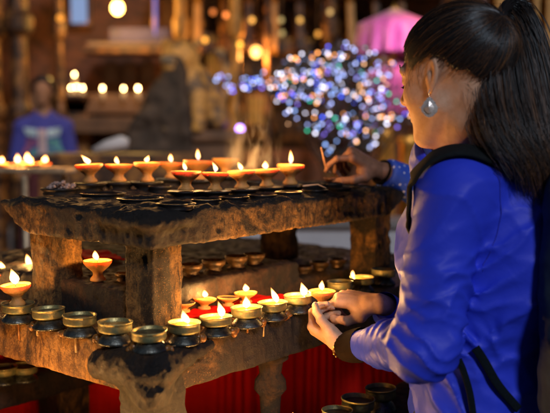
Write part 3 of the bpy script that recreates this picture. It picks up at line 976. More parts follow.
# orange lit doorway glow panes in the centre
for (px, py, w, h, s) in ((213, 58, .16, .5, .30), (258, 110, .22, .30, .34), (300, 44, .30, .16, .22), (384, 40, .2, .6, .2)):
    wf = tb('window', WOOD, ((bgx(px, 9.2), .1, bgz(py, 9.3)), (w + .08, .10, h + .08)))
    bm = bmesh.new(); bx(bm, (bgx(px, 9.2), .04, bgz(py, 9.3)), (w, .02, h))
    link('pane', bm_mesh('pane', bm), mat_emit('warm_window_light_%d' % px, c4(1, .42, .06), s), wf)
    bm = bmesh.new()
    for q in range(4): bx(bm, (bgx(px, 9.2) - w / 2 + w * (q + .5) / 4, .015, bgz(py, 9.3)), (.018, .02, h))
    link('lattice', bm_mesh('lattice', bm), WOOD, wf)

# votive lights on the temple ledge: small white-yellow flames
i = 0
for (px, py, Y, lab) in ((58, 85, 8.9, 'leftmost lit candle of the bright cluster beside the person in blue'), (63, 84.5, 8.9, 'second lit candle of the bright cluster left of the niches'), (71, 86, 8.9, 'third lit candle of the bright cluster left of the niches'),
                (76.5, 85.5, 8.9, 'fourth lit candle of the bright cluster left of the niches'), (82.5, 86.5, 8.9, 'rightmost lit candle of the bright cluster left of the niches'), (74.5, 73, 8.9, 'single lit candle raised above the bright cluster'),
                (102.5, 87, 8.9, 'lit candle alone on the temple ledge, first of three under the niches'), (123.5, 87, 8.9, 'lit candle on the temple ledge, middle one of three under the niches'), (138, 87, 8.9, 'lit candle on the temple ledge, rightmost of three under the niches')):
    c = P(px, py, Y)
    t = thing('candle', lab, 'candle', (c.x, c.y, c.z - .07), 0, 'candles on the temple ledge')
    bm = bmesh.new(); lathe(bm, [(0, -.06), (.018, -.06), (.018, .035), (0, .04)], 12)
    link('wax', bm_mesh('wax', bm, True), mat_plain('wax_%d' % i, c4(.75, .6, .4), .5), t)
    f = link('flame', flame_mesh('flame', .036, .011), mat_emit('ledge_flame_%d' % i, c4(1, .62, .24), 55), t); f.location = (0, 0, .040)
    i += 1
tb('candle_shelf', WOOD, ((bgx(70, 8.9), -.5, P(70, 96.5, 8.9).z), (.42, .3, .04)), ((bgx(74.5, 8.9), -.5, P(70, 84.2, 8.9).z), (.07, .12, .03)), ((bgx(70, 8.9), -.35, 1.0), (.34, .3, 1.46)))


def bulb(px, py, Y, r, col, s, label, name='hanging_bulb', light=None, cord=1.2, group=None):
    c = P(px, py, Y)
    t = thing(name, label, 'light bulb', c, 0, group)
    bm = bmesh.new(); ball(bm, (0, 0, 0), (r, r, r * 1.15), 16, 12)
    link('glass_bulb', bm_mesh('glass_bulb', bm, True), mat_emit('bulb_glow', c4(*col), s), t)
    bm = bmesh.new(); lathe(bm, [(0, r * .95), (r * .45, r * .95), (r * .45, r * 1.8), (0, r * 1.9)], 12)
    link('socket', bm_mesh('socket', bm, True), WOOD, t)
    bm = bmesh.new(); tube(bm, [(0, 0, r * 1.8), (0, 0, cord)], .006, 6)
    link('cord', bm_mesh('cord', bm), WOOD, t)
    if light:
        ld = bpy.data.lights.new('bulb_light', 'POINT'); ld.energy = light; ld.color = col; ld.shadow_soft_size = r
        lo = bpy.data.objects.new('bulb_light', ld); COL.objects.link(lo); lo.parent = t; lo.location = (0, -r * 1.6, -r)
    return t


bulb(117.5, 8, 8.7, .055, (1, .55, .12), 26, 'bright orange bulb glowing over the temple ledge', light=46)
bulb(182, 44.5, 8.3, .022, (1, .5, .08), 5, 'tiny amber bulb in front of the left ochre column', group='tiny amber bulbs')
bulb(240, 44.5, 8.3, .022, (1, .45, .05), 4, 'tiny amber bulb in front of the right ochre column', group='tiny amber bulbs')
bulb(226, 15, 8.3, .022, (1, .25, .05), 3, 'tiny reddish bulb left of the right ochre column top', group='tiny amber bulbs')
bulb(213, 12, 8.3, .022, (1, .25, .05), 1.5, 'dim tiny reddish bulb near the top between the ochre columns', group='tiny amber bulbs')
bulb(281, 20, 8.3, .022, (1, .7, .25), .8, 'very dim tiny bulb near the top, centre', group='tiny amber bulbs')
bulb(282, 33, 8.3, .022, (1, .7, .25), .7, 'very dim tiny bulb below the other dim one, centre', group='tiny amber bulbs')
bulb(60, 18, 8.2, .028, (1, .35, .04), 1.6, 'dull orange bulb left of the cold lit window', group='tiny amber bulbs')
bulb(240, 129, 6.4, .026, (.45, .25, 1), 9, 'violet glowing bulb above a pink one, right of the stone lion', cord=.5)
bulb(238, 136, 6.4, .020, (1, .05, .2), 3, 'pink glowing bulb just under the violet one', cord=.5)
bulb(256, 52, 8.9, .05, (1, .45, .1), 6, 'warm bulb inside the dark centre of the temple', light=34)
bulb(505, -14, 5.6, .05, (1, .6, .2), 20, 'added unseen warm bulb above the carved screen at the upper right', light=20, cord=.6)  # out of view, added to throw warm light on the background
bulb(48, -34, 6.5, .05, (1, .5, .15), 20, 'added unseen warm bulb lighting the far person, above the left column', light=13, cord=.6)  # out of view, added to warm the far person's face
bulb(410, 175, 7.0, .04, (1, .6, .18), 8, 'added unseen warm low bulb behind the blue jacket', light=16, cord=.4)  # added out of sight for more warm background light

# violet neon tube upper left
c = P(155, 14, 9.0)
t = thing('neon_tube', 'thin upright violet-blue tube light right of the orange bulb', 'tube light', c)
bm = bmesh.new(); lathe(bm, [(0, -.22), (.014, -.21), (.014, .21), (0, .22)], 12); link('glow_tube', bm_mesh('glow_tube', bm, True), mat_emit('violet_tube', c4(.32, .28, 1), .7), t)
bm = bmesh.new(); bx(bm, (0, .04, 0), (.07, .03, .5), .006); link('fixture', bm_mesh('fixture', bm), WOOD, t)

# bluish-violet banner over the eave
bm = bmesh.new(); bx(bm, (0, 0, 0), (.62, .02, .14), .003)
o = link('cloth_banner', bm_mesh('cloth_banner', bm), mat_plain('violet_cloth', c4(.05, .04, .12), .8)); o.location = P(140, 35, 9.0); tag(o, 'dim violet cloth banner hung above the eave', 'banner')

# clusters of string lights -----------------------------------------------
PAL = [((.42, .50, 1.0), 4.2), ((.30, .20, 1.0), 3.8), ((.85, .82, 1.0), 5.6), ((1.0, .36, .10), 6.5), ((1.0, .50, .24), 6.0), ((.02, .62, .34), 3.6), ((.05, .12, 1.0), 5.5), ((.30, .48, 1.0), 4.0)]
BM_ = [mat_emit('string_bulb_%d' % k, c4(*c), s, sample=False) for k, (c, s) in enumerate(PAL)]
WIRE = mat_plain('dark_green_wire', c4(.01, .02, .012), .6)
LEAF = mat_plain('dark_leaves', c4(.045, .06, .05), .6, .4, 20)


def light_string(name, pts, r, weights, label, group, rr):
    t = thing(name, label, 'string lights', pts[0], 0, group)
    o0 = Vector(pts[0])
    bm = bmesh.new(); tube(bm, [Vector(p) - o0 for p in pts], .0035, 5); link('wire', bm_mesh('wire', bm), WIRE, t)
    meshes = {}
    for p in pts:
        k = rr.choices(range(len(PAL)), weights)[0]
        if k not in meshes:
            b = bmesh.new(); ball(b, (0, 0, 0), r, 10, 7); meshes[k] = bm_mesh('bulb', b, True); meshes[k].materials.append(BM_[k])
        q = bpy.data.objects.new('bulb', meshes[k]); COL.objects.link(q); q.parent = t; q.location = Vector(p) - o0
        q.scale = [rr.uniform(.8, 1.15)] * 3


# big lit bush: trunk, twigs, leaves
YT = 5.2
tc_ = P(338, 96, YT)
bush = thing('bush', 'dark bush wound with hundreds of coloured string lights', 'bush', (tc_.x, tc_.y, 0))
rr = random.Random(11)
bm = bmesh.new(); tube(bm, [(0, 0, 0), (.01, .01, .6), (-.01, 0, 1.2)], [.04, .03, .022], 8)
TIPS = []
def in_bush(u, v, w):
    return True
outline = [(284, 88, 26), (304, 78, 40), (322, 76, 44), (345, 60, 34), (366, 72, 44), (372, 100, 44), (335, 112, 48), (358, 134, 34), (304, 108, 40), (342, 136, 36), (372, 132, 30), (388, 110, 36)]
def bush_point():
    a = rr.choice(outline)
    ang = rr.uniform(0, 6.28); q = math.sqrt(rr.random()) * a[2] * .62
    return P(a[0] + q * math.cos(ang), a[1] + q * math.sin(ang) * .95, YT + rr.uniform(-.22, .22))
for k in range(40):
    e = bush_point() - Vector((tc_.x, tc_.y, 0)); s = Vector((0, 0, 1.2 + rr.uniform(-.3, .1)))
    mid = (s + e) / 2 + Vector((rr.uniform(-.04, .04), rr.uniform(-.04, .04), .04))
    tube(bm, [s, mid, e], [.012, .008, .003], 5)
link('trunk', bm_mesh('trunk', bm), WOOD, bush)
bm = bmesh.new()
for k in range(1500):
    c = bush_point() - Vector((tc_.x, tc_.y, 0)); d = Vector([rr.gauss(0, 1) for _ in range(3)]).normalized(); e = d.orthogonal().normalized(); L = rr.uniform(.012, .028)
    vs = [bm.verts.new(c), bm.verts.new(c + d * L + e * L * .4), bm.verts.new(c + d * 2 * L), bm.verts.new(c + d * L - e * L * .4)]
    bm.faces.new(vs)
link('crown', bm_mesh('crown', bm), LEAF, bush)
W_ALL = [26, 12, 20, 13, 10, 7, 6, 16]
LBL = ['string of coloured lights over the upper left of the bush', 'string of coloured lights over the upper right of the bush', 'string of coloured lights over the middle of the bush', 'string of coloured lights round the lower part of the bush', 'string of coloured lights trailing left of the bush']
zones = [outline[0:3], outline[3:6], [outline[6], outline[1], outline[4]], outline[7:12], [outline[0], outline[8]]]
for zi, z in enumerate(zones):
    pts = []
    for k in range(92 if zi < 4 else 26):
        a = rr.choice(z); ang = rr.uniform(0, 6.28); q = math.sqrt(rr.random()) * a[2] * .66
        pts.append(P(a[0] + q * math.cos(ang), a[1] + q * math.sin(ang) * .95, YT - .12 + rr.uniform(-.16, .24)))
    pts.sort(key=lambda p: (round(p.z * 9), p.x * (1 if round(p.z * 9) % 2 else -1)))
    light_string('string_lights', pts, .0070, W_ALL, LBL[zi], 'string lights on the bush', rr)
# blue garland left of the bush
pts = [P(218 + (k % 12) * 4.1 + rr.uniform(-2, 2), 84 + rr.uniform(-9, 9) - (3 if k % 12 > 8 else 0), 6.6 + rr.uniform(-.1, .1)) for k in range(36)]
pts = [p for p in pts if not (P(234, 0, 6.6).x < p.x < P(239, 0, 6.6).x)]
light_string('string_lights', pts, .0095, [30, 30, 18, 0, 0, 3, 22, 20], 'tight bundle of blue-white string lights hanging left of the lit bush', None, rr)
# stray violet lights by the pink canopy
pts = [P(384, 41, 6.0), P(387, 36, 6.0), P(381, 33, 6.0), P(390, 97, 6.0), P(398, 83, 6.0)]
light_string('string_lights', pts, .009, [10, 0, 20, 6, 6, 0, 0, 10], 'few pale string lights on the pink canopy', None, rr)

# pink tiered canopy ------------------------------------------------------
m = M('pink_satin'); PINK = m.set(Base_Color=m.ramp(m.noise(12, 4), [(.3, c4(.62, .10, .40)), (.7, c4(.85, .22, .60))]), Roughness=.45, Sheen_Weight=.5)
c = P(394, 40, 6.0)
pk = thing('tiered_canopy', 'pink satin two-tier ceremonial canopy on a pole, behind her face', 'canopy', (c.x, c.y, 0))
def frill(r, z0, z1, n=96, am=.012):
    bm = bmesh.new(); prev = None
    for j in range(7):
        u = j / 6; ring = []
        for k in range(n):
            a = 2 * math.pi * k / n; q = r * (1 + .04 * u) + am * u * math.sin(16 * a)
            ring.append(bm.verts.new((q * math.cos(a), q * math.sin(a), z1 + (z0 - z1) * u)))
        if prev:
            for k in range(n): bm.faces.new((prev[k], prev[(k + 1) % n], ring[(k + 1) % n], ring[k]))
        else:
            ap = bm.verts.new((0, 0, z1 + r * .45))
            for k in range(n): bm.faces.new((ap, ring[(k + 1) % n], ring[k]))
        prev = ring
    return bm
z = lambda py: P(394, py, 6.0).z
link('upper_tier', bm_mesh('upper_tier', frill(.25, z(54), z(24), am=.03), True), PINK, pk)
link('lower_tier', bm_mesh('lower_tier', frill(.20, z(114), z(72)), True), PINK, pk)
bm = bmesh.new(); lathe(bm, [(0, 0), (.10, 0), (.10, .03), (.018, .06), (.018, z(14)), (.03, z(10)), (.0, z(2))], 12); link('pole', bm_mesh('pole', bm, True), GOLDM, pk)
ld = bpy.data.lights.new('canopy_glow', 'POINT'); ld.energy = 5; ld.color = (1, .5, .8); ld.shadow_soft_size = .03  # fill light added for the canopy, its bulb kept out of sight
t = thing('hanging_bulb', 'added pinkish bulb lighting the canopy, unseen behind her head', 'light bulb', P(432, 30, 5.4))
lo = bpy.data.objects.new('bulb_light', ld); COL.objects.link(lo); lo.parent = t; lo.location = (-.09, 0, 0)
bm = bmesh.new(); ball(bm, (0, 0, 0), .035); link('glass_bulb', bm_mesh('glass_bulb', bm, True), mat_emit('added_pink_bulb', c4(1, .5, .8), 4), t)

# carved screen at the upper right
scr = thing('carved_screen', 'ochre carved wooden screen frame at the upper right behind the ponytail', 'screen', P(530, 60, 4.6) - Vector((0, 0, P(530, 60, 4.6).z)))
def sb(name, mat, *bs):
    bm = bmesh.new()
    for c, s in bs: bx(bm, c, s, .008)
    return link(name, bm_mesh(name, bm), mat, scr)
zs = lambda py: P(530, py, 4.6).z
sb('frame', WOOD_GOLD, ((-.155, 0, 1.3), (.07, .06, 2.6)), ((.02, 0, 1.3), (.035, .06, 2.6)), ((.12, 0, 1.3), (.10, .06, 2.6)), ((.40, 0, 1.3), (.10, .06, 2.6)))
sb('crossbar', WOOD_GOLD, ((.1, .005, zs(36)), (.6, .05, .05)), ((.1, .005, zs(112)), (.6, .05, .06)), ((.1, .005, zs(-30)), (.6, .05, .1)))
sb('back_panel', WOOD, ((.1, .08, 1.3), (.66, .03, 2.6)))
bm = bmesh.new()
for a in range(6):
    for b in range(16):
        lathe(bm, [(0, -.01), (.022, -.008), (.03, 0), (.022, .008), (0, .01)], 8, (-.12 + a * .09, .05, .9 + b * .11))
link('carving', bm_mesh('carving', bm, True), WOOD_GOLD, scr)

# two brass columns and a yellow hanging behind the woman's face
t = thing('brass_pillar', 'blurred golden pillar between the lit bush and her chin', 'pillar', P(384, 150, 6.8) - Vector((0, 0, P(384, 150, 6.8).z)))
bm = bmesh.new(); lathe(bm, [(0, 0), (.13, 0), (.13, .2), (.08, .26), (.07, .9), (.10, .95), (.10, 1.02), (.07, 1.1), (.065, 1.35), (.12, 1.42), (0, 1.44)], 20)
link('shaft', bm_mesh('shaft', bm, True), GOLDM, t)
t = thing('brass_pillar', 'blurred golden pillar right behind her chin and collar', 'pillar', P(408, 150, 6.8) - Vector((0, 0, P(408, 150, 6.8).z)))
bm = bmesh.new(); lathe(bm, [(0, 0), (.13, 0), (.13, .2), (.08, .26), (.07, .9), (.10, .95), (.10, 1.02), (.07, 1.1), (.065, 1.30), (.10, 1.36), (0, 1.38)], 20)
link('shaft', bm_mesh('shaft', bm, True), GOLDM, t)

# stone lion statue on a pedestal, with gold patches
YS = 6.6
def sx(px): return (px - 200) / F_PX * YS
lc = P(200, 130, YS)
lion_z = 1
lion = thing('lion_statue', 'seated stone guardian lion with gilded patches on a pedestal', 'statue', (lc.x, lc.y, 0))
zq = lambda py: P(200, py, YS).z
def f_lion(X):
    d = el(X, (.04, .05, zq(108)), (.17, .20, .20))
    d = smin(d, el(X, (-.02, -.04, zq(90)), (.13, .14, .16)), .06)
    d = smin(d, el(X, (-.05, -.08, zq(68)), (.115, .12, .115)), .04)
    d = smin(d, el(X, (-.10, -.17, zq(72)), (.06, .07, .05)), .02)
    d = smin(d, el(X, (-.10, -.17, zq(78)), (.05, .06, .025)), .01)
    for s in (-1, 1):
        d = smin(d, rc(X, (-.02 + s * .07, -.12, zq(95)), (-.03 + s * .09, -.17, zq(128)), .055, .04), .03)
        d = smin(d, el(X, (-.03 + s * .09, -.21, zq(130)), (.045, .07, .03)), .02)
        d = smin(d, el(X, (.04 + s * .13, .02, zq(122)), (.07, .14, .10)), .03)
        d = smin(d, el(X, (-.05 + s * .09, -.04, zq(56)), (.03, .02, .04)), .02)
        d = smax(d, -el(X, (-.075 + s * .045, -.20, zq(66)), (.018, .02, .014)), .01)
    d = smin(d, rc(X, (.16, .2, zq(118)), (.22, .24, zq(80)), .035, .02), .03)
    d = smin(d, rc(X, (.22, .24, zq(80)), (.17, .22, zq(62)), .03, .045), .03)
    d = d + .012 * np.sin(X[0] * 60) * np.sin(X[2] * 70) * (X[2] > zq(100)) * (X[1] > -.1)
    return d
me, V, Q = sdf_mesh('lion', f_lion, (-.32, -.42, zq(136)), (.36, .42, zq(44)), .012)
m = M('weathered_gilded_stone'); n = m.noise(5, 5)
LIONM = m.set(Base_Color=m.ramp(n, [(.38, c4(.07, .045, .03)), (.48, c4(.62, .32, .07)), (.60, c4(.12, .07, .03)), (.70, c4(.17, .17, .15))]), Roughness=.5, Normal=m.bump(m.noise(60, 4), .5, .02))
lo__ = link('carved_lion', me, LIONM, lion); lo__.scale = (1.25, 1, 1.12); lo__.location = (-.06, -.15, -.12 * zq(134))
bm = bmesh.new(); bx(bm, (0, 0, zq(134) / 2), (.62, .7, zq(134)), .02); bx(bm, (0, 0, zq(136)), (.70, .78, .08), .02); bx(bm, (0, 0, .1), (.8, .88, .2), .02)
link('pedestal', bm_mesh('pedestal', bm), STONE_BROWN, lion)

# grey netting draped beside the lion (sloping down to the left)
def f_net(X):
    A_ = P(176, 54, 6.3); B_ = P(122, 150, 6.3)
    dx, dz = B_.x - A_.x, B_.z - A_.z; L_ = math.hypot(dx, dz); nx, nz_ = dz / L_, -dx / L_      # left slope
    y0 = 6.35; th = .10 + (A_.z - X[2]) * .12
    left = (X[0] - A_.x + .03) * nx + (X[2] - A_.z) * nz_ + .05 * (A_.z - X[2]) * (A_.z - X[2] - .75)
    d = smax(smax(left, X[0] - (A_.x + .05 + .10 * (A_.z - X[2])), .06), np.abs(X[1] - y0) - th, .05)
    d = smax(smax(d, X[2] - A_.z, .06), .1 - X[2], .02)
    return d + .028 * fbm(X[0], X[1], X[2], .14, 3)
lo_ = (P(60, 60, 6.3).x - .3, 5.95, .0); hi_ = (P(190, 60, 6.4).x + .25, 6.8, P(176, 40, 6.4).z)
me, V, Q = sdf_mesh('grey_tarpaulin', f_net, lo_, hi_, .016)
o = link('grey_tarpaulin', me, mat_plain('grey_netting', c4(.045, .028, .018), .8, .8, 9)); tag(o, 'grey netting draped down in a slope beside the stone lion', 'tarpaulin')

# candle table at the left, middle distance
ct = at_z(10, 172, 1.31); YC = 3.3
tbz = P(20, 170, YC).z
tab = thing('candle_rack', 'narrow metal candle rack with pale legs at the left edge', 'candle rack', (P(20, 170, YC).x, YC, 0), math.radians(-12))
METAL = mat_plain('grimy_steel', c4(.48, .38, .26), .4, .4, 20, metal=.6)
bm = bmesh.new(); bx(bm, (-.12, 0, tbz - .006), (.66, .10, .008), .003); bx(bm, (-.12, -.05, tbz + .002), (.66, .006, .018), .002); bx(bm, (-.12, .05, tbz + .002), (.66, .006, .018), .002)
link('tray', bm_mesh('tray', bm), METAL, tab)
for x, y in ((.035, -.03), (.17, .03), (-.40, -.03), (-.40, .03)):
    bm = bmesh.new(); lathe(bm, [(0, 0), (.014, 0), (.012, tbz - .02), (0, tbz - .02)], 12, (x, y, 0)); link('leg', bm_mesh('leg', bm, True), METAL, tab)
bm = bmesh.new(); bx(bm, (-.12, 0, .5), (.52, .12, .02)); link('shelf', bm_mesh('shelf', bm), METAL, tab)
for j, (px, py, lit, fh, lab) in enumerate(((4, 160, True, .040, 'lit clay lamp at the left end of the candle rack'), (19, 160, True, .052, 'lit clay lamp on the candle rack, left of its brightest one'), (27, 161, True, .050, 'brightest lit clay lamp in the middle of the candle rack'), (30, 158, True, .03, 'small lit clay lamp touching the brightest one on the candle rack'), (43, 160, True, .036, 'dim lit clay lamp at the right end of the candle rack'), (-20, 160, True, .05, 'lit clay lamp on the candle rack, outside the left edge'))):
    b = P(px, 170, YC + .01 * j); t = clay_lamp((b.x, b.y - .02 + .012 * j, tbz), lab, lit, .024, .026, (0, 0), fh * .8, .013, 200 + j, 'clay lamps on the candle rack')

# pale cloth bundle and ochre sack on a crate (120,145)
c = P(115, 146, 5.2)
bm = bmesh.new()
tube(bm, [(-.13, 0, -.03), (-.05, 0, .0), (.04, 0, .02), (.08, 0, .015)], [.02, .035, .045, .03], 12)
o = link('cloth_roll', bm_mesh('cloth_roll', bm, True), mat_plain('offwhite_cloth', c4(.62, .60, .62), .7)); o.location = c; tag(o, 'rolled off-white cloth lying on a crate left of the lion', 'cloth')
bm = bmesh.new(); bx(bm, (0, 0, (c.z - .045) / 2), (.9, .5, c.z - .045), .01)
o = link('wooden_crate', bm_mesh('wooden_crate', bm), WOOD); o.location = (c.x + .05, c.y, 0); tag(o, 'dark wooden crate carrying the off-white cloth roll', 'crate')

# whitewashed low wall beyond the stand
lw_ = thing('low_wall', 'low pale grey plastered wall beyond the lamp stand, seen through the gap between its tiers', 'wall', (.05, 4.4, 0))
bm = bmesh.new(); bx(bm, (0, 0, P(275, 224, 4.4).z / 2), (2.0, .2, P(275, 224, 4.4).z), .01)
link('masonry', bm_mesh('masonry', bm), mat_plain('pale_grey_plaster', c4(.46, .47, .52), .7, .2, 4), lw_)
bm = bmesh.new(); bx(bm, (0, 0, P(275, 222, 4.4).z), (2.06, .26, .04), .01)
link('coping', bm_mesh('coping', bm), STONE_BG, lw_)

# smoke over the lamps
c = P(252, 140, 1.95)
m = M('thin_smoke'); m.t.nodes.remove(m.b)
out = [n for n in m.t.nodes if n.type == 'OUTPUT_MATERIAL'][0]
vol = m.n('ShaderNodeVolumePrincipled'); vol.inputs['Color'].default_value = c4(.9, .85, .85); vol.inputs['Anisotropy'].default_value = .3
tc = m.n('ShaderNodeTexCoord'); gx = m.n('ShaderNodeSeparateXYZ'); m.l(tc.outputs['Generated'], gx.inputs[0])
nz = m.n('ShaderNodeTexNoise'); nz.inputs['Scale'].default_value = 14; nz.inputs['Detail'].default_value = 4; nz.inputs['Distortion'].default_value = 1.6
mp = m.n('ShaderNodeMapping'); mp.inputs['Scale'].default_value = (1.5, 1.5, .6); m.l(tc.outputs['Object'], mp.inputs[0]); m.l(mp.outputs[0], nz.inputs['Vector'])
dn = m.ramp(nz.outputs['Fac'], [(.50, 0.0), (.68, 1.0)])
def bell(s_): return m.ramp(s_, [(0, 0.0), (.5, 1.0), (1, 0.0)], 'EASE')
dn = m.math('MULTIPLY', m.math('MULTIPLY', dn, bell(gx.outputs['X'])), m.math('MULTIPLY', bell(gx.outputs['Y']), m.ramp(gx.outputs['Z'], [(0, 0.0), (.12, 1.0), (.5, .8), (1, 0.0)])))
m.l(m.math('MULTIPLY', dn, 26.0), vol.inputs['Density']); m.l(vol.outputs[0], out.inputs['Volume'])
bm = bmesh.new(); bx(bm, (0, 0, 0), (.15, .09, .15))
o = link('smoke', bm_mesh('smoke', bm), m.m); o.location = c
tag(o, 'thin grey wisps of smoke curling above the right upper lamps', 'smoke', kind='stuff')
bulb(205, 40, 8.3, .022, (1, 0.4, 0.05), 3, 'dim amber bulb between the two ochre columns', group='tiny amber bulbs')
bulb(252, 20, 8.3, .022, (1, 0.45, 0.08), 2.5, 'dim amber bulb right of the right ochre column', group='tiny amber bulbs')
bulb(300, 20, 8.3, .022, (1, 0.5, 0.1), 1.6, 'faint amber bulb over the lit bush, left one', group='tiny amber bulbs')
bulb(318, 34, 8.3, .022, (1, 0.4, 0.06), 1.6, 'faint amber bulb over the lit bush, right one', group='tiny amber bulbs')
bulb(168, 70, 8.3, .022, (1, 0.4, 0.08), 1.8, 'faint amber bulb right above the grey netting', group='tiny amber bulbs')
bulb(330, 12, 8.3, .022, (1, 0.6, 0.2), 1.2, 'faint amber bulb at the top centre beside a dark column', group='tiny amber bulbs')
bulb(205, -12, 5.6, .03, (1, .72, .4), 8, 'added unseen warm bulb above the stone lion', light=12, cord=.5)  # added above the frame for warm light around the lion

# ------------------------------------------------------------------ people
def nrm(v): return np.array(v, float) / np.linalg.norm(v)


def mat_skin(name, a, b, ss=.15):
    m = M(name); n = m.noise(30, 4); n2 = m.noise(260, 5)
    n = m.noise(55, 6, .7)
    return m.set(Base_Color=m.ramp(n, [(.3, c4(*a)), (.7, c4(*b))]), Roughness=.58, Specular_IOR_Level=.35, Subsurface_Weight=ss, Subsurface_Scale=.006, Subsurface_Radius=(1, .35, .2), Normal=m.bump(n2, .35, .0015))
SKIN = mat_skin('skin', (.55, .31, .20), (.68, .42, .30))
SKIN_DARK = mat_skin('deep_skin', (.16, .07, .045), (.25, .12, .075))


def hand_chains(W, x, z, right, pose, s=1.0):
    """joints of a hand in world space. W wrist, x towards the fingers, z the back of the hand"""
    x = nrm(x); z = np.array(z, float); z = nrm(z - x * z.dot(x)); y = np.cross(z, x) * (1 if right else -1)   # y: thumb side
    W = np.array(W, float)
    def L(a, b, c): return W + (x * a + y * b + z * c) * s
    base = {'index': (.088, .026, .002), 'middle': (.092, .006, .004), 'ring': (.087, -.013, .002), 'little': (.078, -.030, -.002)}
    length = {'index': (.040, .025, .020), 'middle': (.044, .028, .021), 'ring': (.041, .026, .020), 'little': (.032, .020, .018)}
    rad = {'index': (.0092, .0082, .0074, .0060), 'middle': (.0095, .0084, .0076, .0062), 'ring': (.0090, .0080, .0072, .0060), 'little': (.0080, .0070, .0063, .0053)}
    out = {}
    for f in base:
        bends, side = pose[f]
        p = np.array(base[f], float); pts = [p]; ang = 0
        for k in range(3):
            ang += math.radians(bends[k])
            d = np.array((math.cos(ang) * math.cos(math.radians(side)), math.sin(math.radians(side)) * math.cos(ang), -math.sin(ang)))
            p = p + d * length[f][k]; pts.append(p)
        out[f] = ([L(*q) for q in pts], [r * s for r in rad[f]])
    out['thumb'] = ([L(*q) for q in pose['thumb']], [.0135 * s, .0112 * s, .0098 * s, .0078 * s])
    out['L'] = L; out['s'] = s
    return out


def f_hand(ch, elbow):
    L, s = ch['L'], ch['s']
    def f(X):
        d = rc(X, L(-.005, 0, 0), elbow, .0235 * s, .034 * s)
        d = smin(d, rc(X, L(-.01, .010, 0), L(.02, .012, 0), .017 * s, .018 * s), .012)
        for nm, w, r0, r1 in (('index', .012, .0155, .0125), ('middle', .004, .0165, .0130), ('ring', -.005, .0155, .0120), ('little', -.013, .0140, .0105)):
            d = smin(d, rc(X, L(.012, w, 0), ch[nm][0][0], r0 * s, r1 * s), .008)
        t = ch['thumb'][0]
        d = smin(d, rc(X, L(.018, .012, -.006), t[0], .017 * s, .0150 * s), .012)
        d = smin(d, el(X, (np.array(t[0]) * .5 + np.array(L(.05, .006, -.008)) * .5), (.020 * s, .020 * s, .016 * s)), .010)
        for nm in ('index', 'middle', 'ring', 'little', 'thumb'):
            pts, rs = ch[nm]
            g = rc(X, pts[0], pts[1], rs[0], rs[1])
            for k in (1, 2):
                g = smin(g, rc(X, pts[k], pts[k + 1], rs[k] * .97, rs[k + 1]), .0025)
            for k in (1, 2):
                g = smin(g, el(X, pts[k], (rs[k] * 1.07,) * 3), .002)
            d = smin(d, g, .0035)
        return d
    return f


def hand_vq(ch, elbow, h=.0016):
    pts = [p for nm in ('index', 'middle', 'ring', 'little', 'thumb') for p in ch[nm][0]] + [ch['L'](0, 0, 0), np.array(elbow)]
    lo = np.min(pts, 0) - .036; hi = np.max(pts, 0) + .036
    return sdf_vq(f_hand(ch, elbow), lo, hi, h)


def nails(ch, parent, mat):
    L = ch['L']; zz = nrm(np.array(L(0, 0, 1)) - np.array(L(0, 0, 0)))
    for nm in ('index', 'middle', 'ring', 'little', 'thumb'):
        pts, rs = ch[nm]
        a, b = np.array(pts[2]), np.array(pts[3]); d = nrm(b - a)
        if nm == 'thumb': up = nrm(np.cross(d, np.array(ch['index'][0][0]) - b)); up = nrm(np.cross(up, d)) * -1
        else:
            q = nrm(np.array(pts[1]) - np.array(pts[0])); up = zz - d * zz.dot(d); up = nrm(up)
        side = np.cross(up, d); c = b - d * .001 + up * rs[3] * .86
        mt = Matrix((Vector(d), Vector(side), Vector(up))).transposed().to_4x4()
        bm = bmesh.new(); ball(bm, Vector(c), (.0065, .0050, .0016), 10, 6, mt)
        link('nail', bm_mesh('nail', bm, True), mat, parent, local=False)


# ---- the woman in blue
Zv = np.array((0, 0, 1.))
HO = np.array(P(455, 74.5, 1.585))
yaw = nrm((-.76, .65, 0)); ph = math.radians(11)
hf = yaw * math.cos(ph) - Zv * math.sin(ph); hu = yaw * math.sin(ph) + Zv * math.cos(ph); hl = np.cross(hu, hf)
HS = 1.03


def HW(a, b, c): return HO + (hf * a + hl * b + hu * c) * HS


